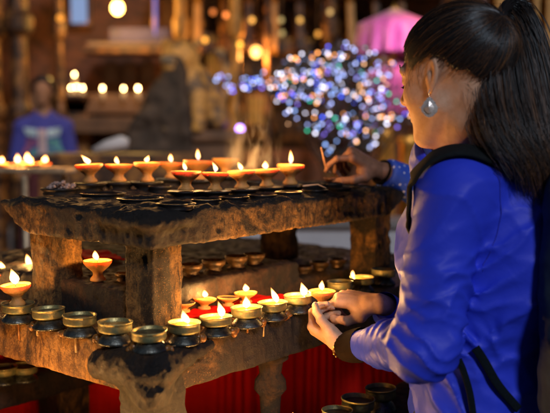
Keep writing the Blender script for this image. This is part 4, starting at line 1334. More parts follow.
NB = np.array(P(470, 151, 1.645))            # neck base
def f_headlocal(Y):
    d = el(Y, (-.012, 0, .028), (.098, .074, .082))
    d = smin(d, el(Y, (.040, 0, -.018), (.052, .060, .072)), .03)
    d = smin(d, el(Y, (.052, 0, -.066), (.038, .040, .034)), .025)
    d = smin(d, el(Y, (.078, 0, -.099), (.018, .018, .015)), .018)
    for s in (-1, 1):
        d = smin(d, rc(Y, (.012, s * .050, -.056), (.066, s * .020, -.098), .013, .012), .034)
        d = smin(d, el(Y, (.058, s * .036, -.028), (.026, .022, .024)), .018)
        d = smax(d, -el(Y, (.098, s * .032, .006), (.018, .020, .012)), .014)
        d = smin(d, el(Y, (.074, s * .031, .004), (.014, .015, .012)), .004)      # eyelids, lowered
        d = smin(d, rc(Y, (.088, s * .012, .024), (.074, s * .048, .022), .008, .007), .012)
    # nose
    d = smin(d, rc(Y, (.090, 0, .012), (.107, 0, -.022), .007, .009), .010)
    d = smin(d, el(Y, (.104, 0, -.026), (.011, .011, .008)), .008)
    for s in (-1, 1): d = smin(d, el(Y, (.096, s * .011, -.028), (.009, .006, .006)), .004)
    # lips
    d = smin(d, el(Y, (.088, 0, -.054), (.012, .024, .0065)), .005)
    d = smin(d, el(Y, (.086, 0, -.065), (.012, .021, .0070)), .005)
    d = smax(d, -el(Y, (.103, 0, -.0595), (.008, .022, .0012)), .002)
    # ears
    for s in (-1, 1):
        E_c = (.004, s * .0735, -.002)
        q = [Y[0] - E_c[0], Y[1] - E_c[1], Y[2] - E_c[2]]
        q = [q[0] + .25 * q[2], q[1] - s * (-.35) * q[0] * 1.0, q[2]]
        out = el(q, (0, 0, 0), (.0145, .006, .0265))
        out = smax(out, -el(q, (.002, s * .0065, .004), (.0088, .0055, .0185)), .003)
        out = smin(out, el(q, (.006, s * .001, -.004), (.005, .006, .008)), .004)
        out = smin(out, el(q, (.002, 0, -.023), (.0072, .0045, .0085)), .004)
        d = smin(d, out, .005)
    return d


def f_head(X):
    Y = [c / HS for c in frame_pts(X, HO, (hf, hl, hu))]
    d = f_headlocal(Y) * HS
    nk = rc(X, HW(-.030, 0, -.045), NB - Zv * .03, .052, .058)
    nk = smin(nk, rc(X, HW(-.010, .012, -.085), NB + yaw * .05 - Zv * .03, .026, .03), .03)
    return smin(d, nk, .022)


V1 = sdf_vq(f_head, HO - np.array((.16, .15, .24)), HO + np.array((.15, .17, .14)), .0019)

# torso frame
tf = nrm((-.72, .69, 0)); tl = np.cross(Zv, tf)       # forward, left
TC = np.array(P(483, 250, 1.66))
SLp = np.array(P(456, 192, 1.515)); ELp = np.array(P(424, 348, 1.47)); WLp = np.array(P(357, 344, 1.70))
SRp = NB - tl * .165 - Zv * .055; ERp = np.array(P(455, 330, 1.93)); WRp = np.array(P(383, 312, 1.86))
ground_z = 0.0
HIP = TC * np.array((1, 1, 0)) + Zv * .88 - tf * .02


def ell_rc(X, a, b, ra, rb, fl=.68):
    """torso-like tapered segment, flattened along tf"""
    Y = frame_pts(X, TC, (tf / fl, tl, Zv))
    g = lambda p: ((np.array(p) - TC).dot(tf) / fl, (np.array(p) - TC).dot(tl), (np.array(p) - TC)[2])
    return rc(Y, g(a), g(b), ra, rb) * .8


def f_bodycoarse(X):
    CH = TC + Zv * .03
    d = ell_rc(X, CH, HIP, .115, .140)
    d = smin(d, rc(X, NB, CH, .05, .085), .04)
    for S_, E2, W_ in ((SLp, ELp, WLp), (SRp, ERp, WRp)):
        d = smin(d, rc(X, NB - Zv * .04, S_, .05, .05), .04)
        d = smin(d, rc(X, S_, E2, .046, .036), .02)
        d = smin(d, rc(X, E2, W_, .034, .024), .01)
    for s in (-1, 1):
        hp = HIP + tl * s * .085 - Zv * .03; kn = hp - Zv * .40 + tf * .02; an = np.array((kn[0], kn[1], .09)) - tf * .03
        d = smin(d, rc(X, hp, kn, .082, .055), .04)
        d = smin(d, rc(X, kn, an, .054, .036), .02)
        d = smin(d, rc(X, an - Zv * .045 - tf * .03, an - Zv * .055 + tf * .13, .036, .028), .02)
    return d


allp = np.array([SLp, ELp, WLp, SRp, ERp, WRp, NB, HIP - tl * .2, HIP + tl * .2])
V2 = sdf_vq(f_bodycoarse, np.r_[allp.min(0)[:2] - .12, 0.0], allp.max(0) + .10, .009)

# right hand (farther, pinching the clay lamp), left hand (nearer, cupped under it)
LAMP = np.array(P(322, 305, 1.846))      # base centre of the held lamp
xr = nrm(np.array(P(336, 299, 1.835)) - np.array(P(381, 305, 1.80)))
RH = hand_chains(P(377, 303, 1.795), xr, (0.10, -.35, .93), True, {
    'index': ((22, 26, 18), -2), 'middle': ((48, 44, 26), 0), 'ring': ((66, 60, 35), 0), 'little': ((74, 62, 35), 2),
    'thumb': ((.030, .034, -.022), (.062, .040, -.036), (.096, .030, -.040), (.120, .020, -.036))}, .90)
V3 = hand_vq(RH, WRp + (ERp - WRp) * .35)
xl = nrm(np.array(P(317, 331, 1.79)) - np.array(P(342, 347, 1.735)))
LH = hand_chains(P(343, 347, 1.735), xl, (-.42, -.42, -.80), False, {
    'index': ((48, 58, 34), 3), 'middle': ((54, 60, 34), 0), 'ring': ((60, 58, 34), -4), 'little': ((64, 56, 30), -9),
    'thumb': ((.034, .036, -.012), (.060, .050, -.020), (.084, .050, -.030), (.104, .045, -.042))}, .88)
V4 = hand_vq(LH, WLp + (ELp - WLp) * .35)

wom = thing('person', 'woman with long dark ponytail in shiny blue jacket, holding a clay lamp in both hands', 'person', (HIP[0], HIP[1], 0))
V, Q = merge_vq([V1, V2, V3, V4])
link('body', np_mesh('body', V, Q), SKIN, wom, local=False)
NAIL = mat_plain('nail', c4(.62, .36, .28), .25, .05)
nails(RH, wom, NAIL); nails(LH, wom, NAIL)


def vbump(D, X, s, a):
    return a * fbm(X[0], X[1], X[2], s, 2)


# jacket
def f_jacket_core(X):
    top = NB - Zv * .055
    CH = TC + Zv * .035
    LOWER = TC - Zv * .30 - tf * .02
    d = ell_rc(X, CH, LOWER, .175, .190, .70)
    d = smin(d, ell_rc(X, NB - Zv * .075 - tf * .01, CH, .10, .165, .75), .06)
    d = smin(d, rc(X, NB - Zv * .05, SLp - Zv * .02 + tl * -.02, .055, .066), .04)
    d = smin(d, rc(X, NB - Zv * .05, SRp, .055, .060), .04)
    # chest, breasts
    d = smin(d, el(X, CH - tf * .085 + tl * .03 - Zv * .04, (.10, .12, .17)), .06)
    d = smin(d, el(X, CH + tf * .075 + tl * .05 - Zv * .02, (.07, .08, .08)), .06)
    d = smin(d, el(X, CH + tf * .075 - tl * .05 - Zv * .02, (.07, .08, .08)), .06)
    return d


def f_arm(X, S_, E2, W_, k=1.0):
    a = rc(X, S_, E2, .064 * k, .055 * k)
    Wd = nrm(W_ - E2)
    b = rc(X, E2, W_ - Wd * .03, .056 * k, .039 * k)
    b = smin(b, rc(X, W_ - Wd * .035, W_ - Wd * .010, .039 * k, .037 * k), .006)
    return smin(a, b, .022)


def f_jacket(X, hole=True):
    d = f_jacket_core(X)
    aR = f_arm(X, SRp, ERp, WRp, .92)
    d = smin(d, aR, .03)
    aL = f_arm(X, SLp, ELp, WLp)
    # shoulder joins softly, the rest keeps a crease against the torso
    k = np.clip((X[2] - (SLp[2] - .10)) / .10, 0, 1) * .045 + .006
    h = np.clip(.5 + .5 * (aL - d) / k, 0, 1)
    d = aL * (1 - h) + d * h - k * h * (1 - h)
    # neck opening and hem
    nk = rc(X, NB - Zv * .11, NB + Zv * .1 + yaw * .03, .052, .075)
    if hole: d = smax(d, -nk, .008)
    d = smax(d, (TC[2] - .385) - X[2], .01)
    return d


def fold(X, c, n, wl, R, amp, sharp=1.0):
    """a fan of creases across direction n near point c"""
    u = (X[0] - c[0]) * n[0] + (X[1] - c[1]) * n[1] + (X[2] - c[2]) * n[2]
    w = vnoise(X[0] / .05 + c[0] * 9, X[1] / .05, X[2] / .05) * .9
    r2 = ((X[0] - c[0]) ** 2 + (X[1] - c[1]) ** 2 + (X[2] - c[2]) ** 2) / R ** 2
    sn = np.sin(2 * np.pi * u / wl + w * 2.2)
    return amp * (1 - np.abs(sn)) ** 1.5 * np.exp(-r2)


ua = nrm(ELp - SLp); fa = nrm(WLp - ELp)


def ridged(X, sc, an, seed):
    wx = .35 * vnoise(X[0] / (sc * 1.6) + seed, X[1] / (sc * 1.6), X[2] / (sc * 1.6))
    a = (X[0] * an[0] + X[1] * an[1] + X[2] * an[2]) / sc
    b = (X[0] * an[1] - X[1] * an[0]) / (sc * 1.7); c = (X[2] - a * sc * an[2]) / (sc * 1.9)
    return (1 - np.abs(vnoise(a + wx * 1.5 + seed, b + wx, c))) ** 2.2


def jk_disp(X):
    e = .007 + .006 * fbm(X[0], X[1], X[2], .13, 2)
    e = e - .0060 * ridged(X, .11, (.5, -.3, .8), 3.0)
    e = e - .0070 * ridged(X, .085, (-.6, .3, .7), 7.0) ** 1.5 - .0032 * ridged(X, .05, (.5, .4, .7), 11.0) ** 1.5
    e = e + .0030 * ridged(X, .14, (.2, -.6, .7), 5.0)
    e = e + fold(X, ELp, nrm(ua + fa * .6), .060, .08, -.010)
    e = e + fold(X, ELp + ua * -.09 - tl * .03, nrm(ua * .8 - tf * .4), .070, .09, -.009)
    e = e + fold(X, ELp + fa * .12, fa, .060, .08, -.006)
    e = e + fold(X, TC - tf * .10 + tl * .10 - Zv * .05, nrm(Zv + tf * .6), .11, .15, -.009)
    e = e + fold(X, TC + tl * .12 - Zv * .24, nrm(Zv * .5 - tf), .10, .13, -.008)
    return e


m = M('shiny_blue_nylon'); n = m.noise(16, 4, .5, None, .8); n2 = m.noise(700, 2)
JACKET = m.set(Base_Color=c4(.026, .052, .72), Roughness=m.ramp(n, [(.3, .42), (.7, .54)]), Specular_IOR_Level=.22, Sheen_Weight=.0, Sheen_Roughness=.4, Sheen_Tint=c4(.45, .5, 1),
               Normal=m.bump(n, .22, .008, m.bump(n2, .25, .001)))
jlo = np.minimum(allp.min(0), TC - .25) - .08; jhi = np.maximum(allp.max(0), TC + .25) + .05; jlo[2] = TC[2] - .41; jhi[2] = NB[2] + .03
me, JV, JQ = sdf_mesh('jacket', f_jacket, jlo, jhi, .0042, jk_disp)
jacket = link('jacket', me, JACKET, wom, local=False)

# stand-up collar
cax = nrm(HW(-.02, 0, -.10) - NB); CB = NB + tf * .012 + tl * .016
def f_collar(X):
    Y = frame_pts(X, CB, (nrm(np.cross(np.cross(cax, tf), cax)), np.cross(cax, nrm(np.cross(np.cross(cax, tf), cax))), cax))
    r = np.sqrt((Y[0] / 1.12) ** 2 + Y[1] ** 2)
    rr_ = .075 + .10 * np.clip(.01 - Y[2], -.02, .1) + .004 * np.sin(Y[0] * 60 + Y[1] * 40)
    d = np.abs(r - rr_) - .0055
    ztop = .042 + .010 * vnoise(Y[0] / .05, Y[1] / .05, Y[2] * 0) - .45 * np.clip(Y[0] - .02, 0, .1) + .004
    d = smax(d, Y[2] - ztop, .005)
    d = smax(d, -.055 - Y[2], .005)
    return d
me, V, Q = sdf_mesh('collar', f_collar, NB - .13, NB + .11, .003, lambda X: .002 * fbm(X[0], X[1], X[2], .03, 2))
link('collar', me, JACKET, jacket, local=False)

def grad(fn, p, e=.004):
    X = [np.array([p[0] + dx, p[0] - dx, p[0], p[0], p[0], p[0], p[0]]) * 0 for dx in (0,)]
    q = np.array([p, p + (e, 0, 0), p - (e, 0, 0), p + (0, e, 0), p - (0, e, 0), p + (0, 0, e), p - (0, 0, e)])
    d = fn([q[:, 0], q[:, 1], q[:, 2]])
    g = np.array((d[1] - d[2], d[3] - d[4], d[5] - d[6])) / (2 * e)
    return d[0], g


# stitched seams following the surface
def seam(pts, n=70, w=.0008):
    C_ = catmull([np.array(p, float) for p in pts], n); bm = bmesh.new(); q = []
    fn = lambda X: f_jacket(X) + jk_disp(X)
    for p in C_:
        for _ in range(10):
            d, g = grad(fn, p, .006); p = p - g / (np.linalg.norm(g) ** 2 + 1e-6) * (d - .0012) * .6
        q.append(Vector(p))
    for _ in range(6): q[1:-1] = [(q[i - 1] + q[i] * 2 + q[i + 1]) / 4 for i in range(1, n - 1)]
    tube(bm, q, w, 6)
    link('seam', bm_mesh('seam', bm, True), SEAM, jacket, local=False)
SEAM = mat_plain('blue_thread', c4(.02, .035, .50), .7, .1, 30)
PQ = lambda px, py, Y: np.array(P(px, py, Y))

seam([PQ(500, 165, 1.47), PQ(505, 195, 1.47), PQ(497, 235, 1.48), PQ(482, 270, 1.49)])

# knitted inner cuff on the left wrist and the bracelet
wd = nrm(WLp - ELp); lw = np.array(LH['L'](-.004, 0, 0))
def ring_cyl(name, a, b, ra, rb, mat, parent, n=28, rib=0.0):
    a = Vector(a); b = Vector(b); bm = bmesh.new()
    t = (b - a).normalized(); u = t.orthogonal().normalized(); v = t.cross(u); rings = []
    for j in range(9):
        q = j / 8; r = ra + (rb - ra) * q; c = a.lerp(b, q)
        r += .003 * math.sin(math.pi * q)
        rings.append([bm.verts.new(c + (u * math.cos(2 * math.pi * k / n) + v * math.sin(2 * math.pi * k / n)) * (r + rib * (k % 2))) for k in range(n)])
    for A, B in zip(rings, rings[1:]):
        for k in range(n): bm.faces.new((A[k], A[(k + 1) % n], B[(k + 1) % n], B[k]))
    return link(name, bm_mesh(name, bm, True), mat, parent, local=False)
KNIT = mat_plain('dark_knit', c4(.010, .006, .005), .9, .4, 80, Specular_IOR_Level=.1)
ring_cyl('cuff', WLp - wd * .03, lw - (lw - WLp) * .0 - wd * .004, .033, .0265, KNIT, jacket, 48, .0012)
ring_cyl('cuff', WRp - nrm(WRp - ERp) * .03, np.array(RH['L'](-.018, 0, 0)), .030, .026, JACKET, jacket, 48, .0005)
GOLD = mat_plain('gold', c4(.75, .48, .16), .22, .1, 30, metal=1)
bm = bmesh.new(); c = Vector(LH['L'](.004, 0, 0)); t = Vector(LH['L'](1, 0, 0) - LH['L'](0, 0, 0)).normalized(); u = t.orthogonal().normalized(); v = t.cross(u)
pts = [c + (u * math.cos(a) * 1.0 + v * math.sin(a)) * .0245 for a in [2 * math.pi * k / 40 for k in range(41)]]
tube(bm, pts, .0014, 6)
for k in range(0, 40, 3): ball(bm, pts[k], .0022, 8, 6)
link('bracelet', bm_mesh('bracelet', bm, True), GOLD, wom, local=False)

# earring
ep = Vector(HW(.010, .083, -.040))
SILV = M('pearly_silver'); SILV = SILV.set(Base_Color=c4(.80, .74, .74), Metallic=.55, Roughness=.22, Coat_Weight=.5)
bm = bmesh.new(); tube(bm, [ep + Vector((0, 0, .012)), ep + Vector((-.002, -.002, .006)), ep], .0009, 6)
cc = ep + Vector((0, -.002, -.0185)); sd_ = Vector((.93, -.30, .0)).normalized(); nn = Vector((-.30, -.93, .2)).normalized()
def dia(w, h, th, c0, m_=5):
    pr = [(0, h), (w * .55, h * .55), (w, -.05 * h), (w * .92, -h * .45), (w * .45, -h * .85), (0, -h), (-w * .45, -h * .85), (-w * .92, -h * .45), (-w, -.05 * h), (-w * .55, h * .55)]
    f = [bm.verts.new(c0 + sd_ * a + Vector((0, 0, b)) + nn * th) for a, b in pr]; g = [bm.verts.new(c0 + sd_ * a + Vector((0, 0, b)) - nn * th) for a, b in pr]
    tip = bm.verts.new(c0 + nn * th * 2.4)
    for k in range(len(pr)):
        k2 = (k + 1) % len(pr); bm.faces.new((f[k], f[k2], tip)); bm.faces.new((f[k], g[k], g[k2], f[k2]))
    bm.faces.new(g)
dia(.0150, .0185, .0016, cc); dia(.0085, .0110, .0030, cc + nn * .0015 - Vector((0, 0, .001)))
for k in range(10):
    a = 2 * math.pi * k / 10; q_ = abs(math.cos(a)) + abs(math.sin(a)); ball(bm, cc + sd_ * .0165 * math.cos(a) / q_ + Vector((0, 0, .0205 * math.sin(a) / q_ - .001)) + nn * .002, .0013, 6, 5)
link('earring', bm_mesh('earring', bm), SILV, wom, local=False)

# hair ------------------------------------------------------------------
HAIR_C = []
m = M('dark_hair'); oi = m.n('ShaderNodeAttribute', attribute_name='tone')
HAIR = m.set(Base_Color=m.ramp(oi.outputs['Fac'], [(0, c4(.008, .007, .009)), (.40, c4(.026, .017, .014)), (.70, c4(.14, .062, .026)), (1, c4(.36, .17, .065))]),
             Roughness=.38, Specular_IOR_Level=.75, Specular_Tint=c4(.7, .85, 1))


def strands(name, curves, tones, r0=.00055, taper=True, parent=None):
    """curves: (N, K, 3) array -> three-sided tubes in one mesh"""
    C_ = np.asarray(curves, float); N, K, _ = C_.shape
    T = np.gradient(C_, axis=1); T /= np.linalg.norm(T, axis=2, keepdims=True) + 1e-9
    ref = np.array((.3, .2, .9)); A = np.cross(T, ref); A /= np.linalg.norm(A, axis=2, keepdims=True) + 1e-9; B = np.cross(T, A)
    u = np.linspace(0, 1, K); r = r0 * (1 - .55 * u ** 2 if taper else np.ones(K))
    V = []
    for k in range(3):
        a = 2 * math.pi * k / 3
        V.append(C_ + (A * math.cos(a) + B * math.sin(a)) * r[None, :, None])
    V = np.stack(V, 2).reshape(-1, 3)          # strand, point, side
    base = (np.arange(N)[:, None] * K + np.arange(K - 1)[None, :]) * 3
    Q = []
    for s in range(3):
        s2 = (s + 1) % 3
        Q.append(np.stack([base + s, base + s2, base + 3 + s2, base + 3 + s], -1).reshape(-1, 4))
    me = np_mesh(name, V, np.concatenate(Q))
    at = me.attributes.new('tone', 'FLOAT', 'POINT')
    at.data.foreach_set('value', np.repeat(np.asarray(tones, np.float32), K * 3) if np.ndim(tones) == 1 else np.repeat(np.asarray(tones, np.float32).ravel(), 3))
    me.materials.append(HAIR)
    return link(name, me, None, parent, local=False)


def set_tone(o, v):
    me = o.data; at = me.attributes.new('tone', 'FLOAT', 'POINT'); at.data.foreach_set('value', np.full(len(me.vertices), v, np.float32))


# scalp cap: inflated skull cut by the hairline
def hairline(Y):
    """>0 where hair grows (local head coordinates)"""
    x, y, z = Y
    a = np.abs(y)
    front = .088 - .34 * np.clip(z - .062, -1, 0) * -1 - x      # forehead side
    fr = z - (.056 + .0 * x) + np.clip(.070 - x, -.05, .2) * 1.9 - .01 * np.sin(a * 80)
    low = z - np.interp(x, [-.12, -.070, -.038, -.016, .004, .024, .042], [-.056, -.034, -.010, .012, .024, .022, .014]).astype(np.float32); low_ = z + .036 - np.clip(-x - .035, -.2, .2) * .35 + np.clip(x + .030, 0, .1) * 2.2   # nape rises toward the ear
    side = z - (-.035 + 0 * x) - np.clip(.03 - x, -1, 1) * -.0
    behind = np.where(x > -.036, z - .022 + np.clip(.040 - x, 0, .1) * .0, low)
    return np.minimum(fr, np.where(x > .042, z - .014 - (x - .042) * .3, low)) - .003 * np.sin(x * 210)


RT = np.array((-.092, .004, .068))            # ponytail root in head coordinates


def f_cap(X):
    Y = [c / HS for c in frame_pts(X, HO, (hf, hl, hu))]
    d = el(Y, (-.014, 0, .030), (.1015, .0785, .0875))
    d = smin(d, el(Y, (RT[0] + .018, 0, RT[2] - .012), (.024, .024, .020)), .03)
    d = smax(d, -(hairline(Y) - .009) * .8, .006)
    return d * HS
me, V, Q = sdf_mesh('hair_cap', f_cap, HO - .17, HO + .17, .0025, lambda X: .0008 * fbm(X[0], X[1], X[2], .01, 2))
me.materials.append(HAIR)
cap = link('hair', me, None, wom, local=False); set_tone(cap, .1)

rs = np.random.default_rng(5)
# combed strands from the hairline to the ponytail root, hugging the skull
N = 11000; K = 18
ang = rs.uniform(0, 2 * np.pi, N); cz = rs.uniform(-.75, 1, N)
sr = np.sqrt(1 - cz ** 2)
U = np.stack([np.cos(ang) * sr, np.sin(ang) * sr, cz], 1)
Pl = U * np.array((.104, .081, .090)) + np.array((-.014, 0, .030))
keep = hairline([Pl[:, 0], Pl[:, 1], Pl[:, 2]]) > .001
U = U[keep]; N = len(U)
ctr = np.array((-.014, 0, .030)); rad_ = np.array((.104, .081, .090))
Ru = (RT - ctr) / rad_; Ru /= np.linalg.norm(Ru)
t = np.linspace(0, 1, K)[None, :, None]
om = np.arccos(np.clip((U * Ru).sum(1), -1, 1))[:, None, None] + 1e-4
Sx = (np.sin((1 - t) * om) * U[:, None, :] + np.sin(t * om) * Ru[None, None, :]) / np.sin(om)
lift = 1.0 + .030 * rs.random((N, 1, 1)) ** 2 + .012 * np.sin(np.pi * t) + .03 * np.clip(t - .75, 0, 1)
Cc = Sx * rad_ * lift + ctr
Cc = Cc + .0008 * np.sin(t * 9 + rs.uniform(0, 6, (N, 1, 1)))
Cw = HO + (Cc[..., :1] * hf + Cc[..., 1:2] * hl + Cc[..., 2:] * hu) * HS
tn = np.clip(rs.normal(.30, .20, N), 0, .85)
strands('strands', Cw, tn, .00048, False, cap)

# ponytail
RW = HW(*(RT + np.array((-.006, 0, .006))))
def PP(px, py, Y): return np.array(P(px, py, Y))
guides = [
    [RW, PP(512, 6, 1.60), PP(532, 30, 1.58), PP(548, 85, 1.57), PP(556, 140, 1.56), PP(566, 200, 1.55), PP(574, 240, 1.56)],
    [RW, PP(510, 8, 1.61), PP(526, 40, 1.58), PP(538, 95, 1.555), PP(545, 150, 1.53), PP(552, 190, 1.52), PP(560, 215, 1.53)],
    [RW, PP(505, 14, 1.60), PP(516, 48, 1.56), PP(526, 100, 1.53), PP(534, 140, 1.50), PP(545, 175, 1.50), PP(549, 200, 1.50)],
    [RW, PP(500, 20, 1.58), PP(506, 55, 1.54), PP(512, 100, 1.51), PP(521, 138, 1.485), PP(536, 165, 1.48), PP(540, 192, 1.49)],
    [RW, PP(496, 24, 1.57), PP(494, 60, 1.53), PP(496, 100, 1.505), PP(506, 134, 1.48), PP(522, 158, 1.475), PP(530, 180, 1.48)],
    [RW, PP(492, 30, 1.57), PP(488, 65, 1.53), PP(484, 95, 1.52), PP(488, 122, 1.50), PP(503, 148, 1.48), PP(516, 164, 1.475)],
    [RW, PP(490, 32, 1.60), PP(486, 66, 1.56), PP(480, 96, 1.55), PP(479, 118, 1.545), PP(490, 140, 1.53), PP(507, 155, 1.51)],
    [RW, PP(512, 10, 1.68), PP(524, 50, 1.68), PP(532, 110, 1.67), PP(542, 160, 1.66), PP(556, 210, 1.65), PP(565, 245, 1.65)],
    [RW, PP(500, 20, 1.68), PP(504, 60, 1.70), PP(508, 110, 1.70), PP(520, 150, 1.68), PP(540, 190, 1.66), PP(556, 230, 1.66)],
]
K = 26
Gd = np.array([catmull(g, K) for g in guides])
def blend_curves(N, spread, seed, gids=None, clump=9):
    r = np.random.default_rng(seed)
    gi = r.choice(gids if gids is not None else len(guides), (N,)); gj = np.clip(gi + r.choice([-1, 1], N), 0, 6 if True else 8)
    gj = np.where(gi > 6, r.choice([7, 8], N), gj)
    a = r.random(N)[:, None, None]
    nC = max(3, N // clump); ci = r.integers(0, nC, N)
    offc = r.normal(0, 1, (nC, 3))[ci]; ph = r.uniform(0, 6.28, (nC,))[ci]; frq = r.uniform(1.3, 2.4, (nC,))[ci]
    ca = r.random(nC)[ci][:, None, None]; a = ca * .75 + a * .25
    u = np.linspace(0, 1, K)[None, :, None]
    c = Gd[gi] * (1 - a) + Gd[gj] * a
    env = np.clip(u * 5, .16, 1) * (.75 + .5 * u)
    c = c + offc[:, None, :] * spread * env
    c = c + r.normal(0, .0016, (N, 1, 3)) * env
    wv = .0040 * u * np.sin(u * 6.28 * frq[:, None, None] + ph[:, None, None])
    c = c + wv * np.array((.8, .3, .4))
    L = r.uniform(.86, 1.0, N)
    cc = np.empty_like(c); idx = np.linspace(0, 1, K)[None, :] * L[:, None] * (K - 1)
    i0 = np.clip(idx.astype(int), 0, K - 2); fr = (idx - i0)[..., None]; ii = np.arange(N)[:, None]
    cc = c[ii, i0] * (1 - fr) + c[ii, i0 + 1] * fr
    return cc, ci, r
cc, ci, r = blend_curves(11000, .0095, 3, clump=16)
ctone = r.beta(1.3, 1.9, ci.max() + 1)[ci]
u = np.linspace(0, 1, K)[None, :]
tone = np.clip(.12 + (ctone[:, None] * .85 + r.normal(0, .06, (len(cc), 1))) * np.clip((u - .08) * 2.6, .15, 1.0), 0, 1)
ptl = strands('ponytail', cc, tone, .00055, True, cap)
# inner mass so that the tail is opaque
def f_tail(X):
    d = None
    for g in Gd[[0, 1, 2, 3, 4, 5, 7, 8]]:
        for k in range(0, K - 6, 3):
            rad0 = .0085 if k > 2 else .004
            q = rc(X, g[k], g[min(k + 3, K - 1)], rad0, rad0)
            d = q if d is None else smin(d, q, .012)
    return d
me, V, Q = sdf_mesh('tail_mass', f_tail, Gd.reshape(-1, 3).min(0) - .04, Gd.reshape(-1, 3).max(0) + .04, .0055)
me.materials.append(HAIR); o = link('tail_mass', me, None, cap, local=False); set_tone(o, .05)
# a few loose hairs at the temple and nape
lo_c = []
for k in range(40):
    r_ = random.Random(k)
    if k < 26: a = HW(.030 + r_.uniform(-.03, .03), .068 + r_.uniform(-.01, .004), r_.uniform(.0, .03)); b = a + hf * r_.uniform(-.01, .012) - Zv * r_.uniform(.02, .045)
    else: a = HW(-.05 + r_.uniform(-.03, .02), .062, -.03 + r_.uniform(-.02, .01)); b = a - hf * r_.uniform(.0, .03) - Zv * r_.uniform(.02, .04)
    mid = (a + b) / 2 + hl * .004
    lo_c.append(catmull([a, mid, b], 10))
LOOSE = [catmull(list(c), 12) for c in lo_c]
# flyaways
fly = []; rf = np.random.default_rng(8)
for k in range(240):
    i = rf.integers(0, len(Cw)); c = Cw[i][::2][:9].copy(); o_ = nrm(c[3] - HO)
    tt = np.linspace(0, 1, len(c))[:, None]; c = c + o_ * (.002 + .007 * rf.random()) * np.sin(np.pi * np.clip(tt * 1.2, 0, 1)) + rf.normal(0, .002, 3) * tt
    fly.append(catmull(list(c), 12))
for k in range(260):
    i = rf.integers(0, len(cc)); c = cc[i][4::3][:7].copy(); tt = np.linspace(0, 1, len(c))[:, None]
    fly.append(catmull(list(c + rf.normal(0, .010, 3) * tt ** .7 + rf.normal(0, .004, 3) * np.sin(tt * 6)), 12))
fly += LOOSE
strands('flyaways', np.array(fly), rf.uniform(.1, .9, len(fly)), .00028, True, cap)
# lashes and brow (left side)
for s in (-1, 1):
    lc_ = []; bc_ = []
    for k in range(16):
        q = k / 15; a = HW(.086 - .010 * q, s * (.020 + .026 * q), -.003); lc_.append(catmull([a, a + hf * .005 - hu * .003 + hl * s * .002, a + hf * .008 - hu * .003 + hl * s * .004], 10))
    for k in range(50):
        q = k / 49; lc_, bc_ = bc_, lc_; a = HW(.095 - .020 * q ** 1.6, s * (.014 + .038 * q), .027 + .004 * math.sin(q * 3) + .002 * (k % 3)); lc_.append(catmull([a, a + hl * s * .004 - hf * .001, a + hl * s * .008 - hf * .004], 10)); lc_, bc_ = bc_, lc_
    strands('eyelashes', np.array(lc_), np.full(len(lc_), .1), .0005, True, wom)
    strands('eyebrow', np.array(bc_), np.full(len(bc_), .1), .0005, True, wom)
LIP = mat_skin('lips', (.42, .10, .08), (.5, .14, .1))

# trousers and shoes (outside the picture)
def f_trou(X):
    d = None
    for s in (-1, 1):
        hp = HIP + tl * s * .085 - Zv * .03; kn = hp - Zv * .40 + tf * .02; an = np.array((kn[0], kn[1], .10)) - tf * .03
        q = smin(rc(X, hp, kn, .098, .070), rc(X, kn, an, .068, .055), .02)
        d = q if d is None else smin(d, q, .03)
    d = smin(d, ell_rc(X, HIP + Zv * .07, HIP, .155, .165), .04)
    return d
me, V, Q = sdf_mesh('trousers', f_trou, np.r_[(HIP - .3)[:2], .05], np.r_[(HIP + .3)[:2], HIP[2] + .16], .010)
link('trousers', me, mat_plain('black_denim', c4(.015, .016, .022), .8), wom, local=False)
for s in (-1, 1):
    hp = HIP + tl * s * .085; an = np.array((hp[0], hp[1], .09)) - tf * .01
    me, V, Q = sdf_mesh('shoe', lambda X: smax(smin(rc(X, an - Zv * .035 - tf * .04, an - Zv * .045 + tf * .15, .048, .042), rc(X, an, an + Zv * .02, .05, .05), .03), -X[2] + .004, .004), an - .26, an + .26, .008)
    link('shoe', me, mat_plain('dark_shoe', c4(.02, .02, .02), .5), wom, local=False)

# ---- the lamp she holds
clay_lamp(tuple(LAMP + np.array((0, 0, -.004))), 'lit clay lamp she holds between thumb and fingers of her upper hand', True, .030, .036, (-.002, 0), .024, .0075, 77, 'clay lamps on the upper tier' and None)

# ---- backpack
def onto(fn, p, off):
    p = np.array(p, float)
    for _ in range(12):
        d, g = grad(fn, p)
        p = p - g / (np.linalg.norm(g) ** 2 + 1e-6) * (d - off) * .8
    return p, nrm(grad(fn, p)[1])


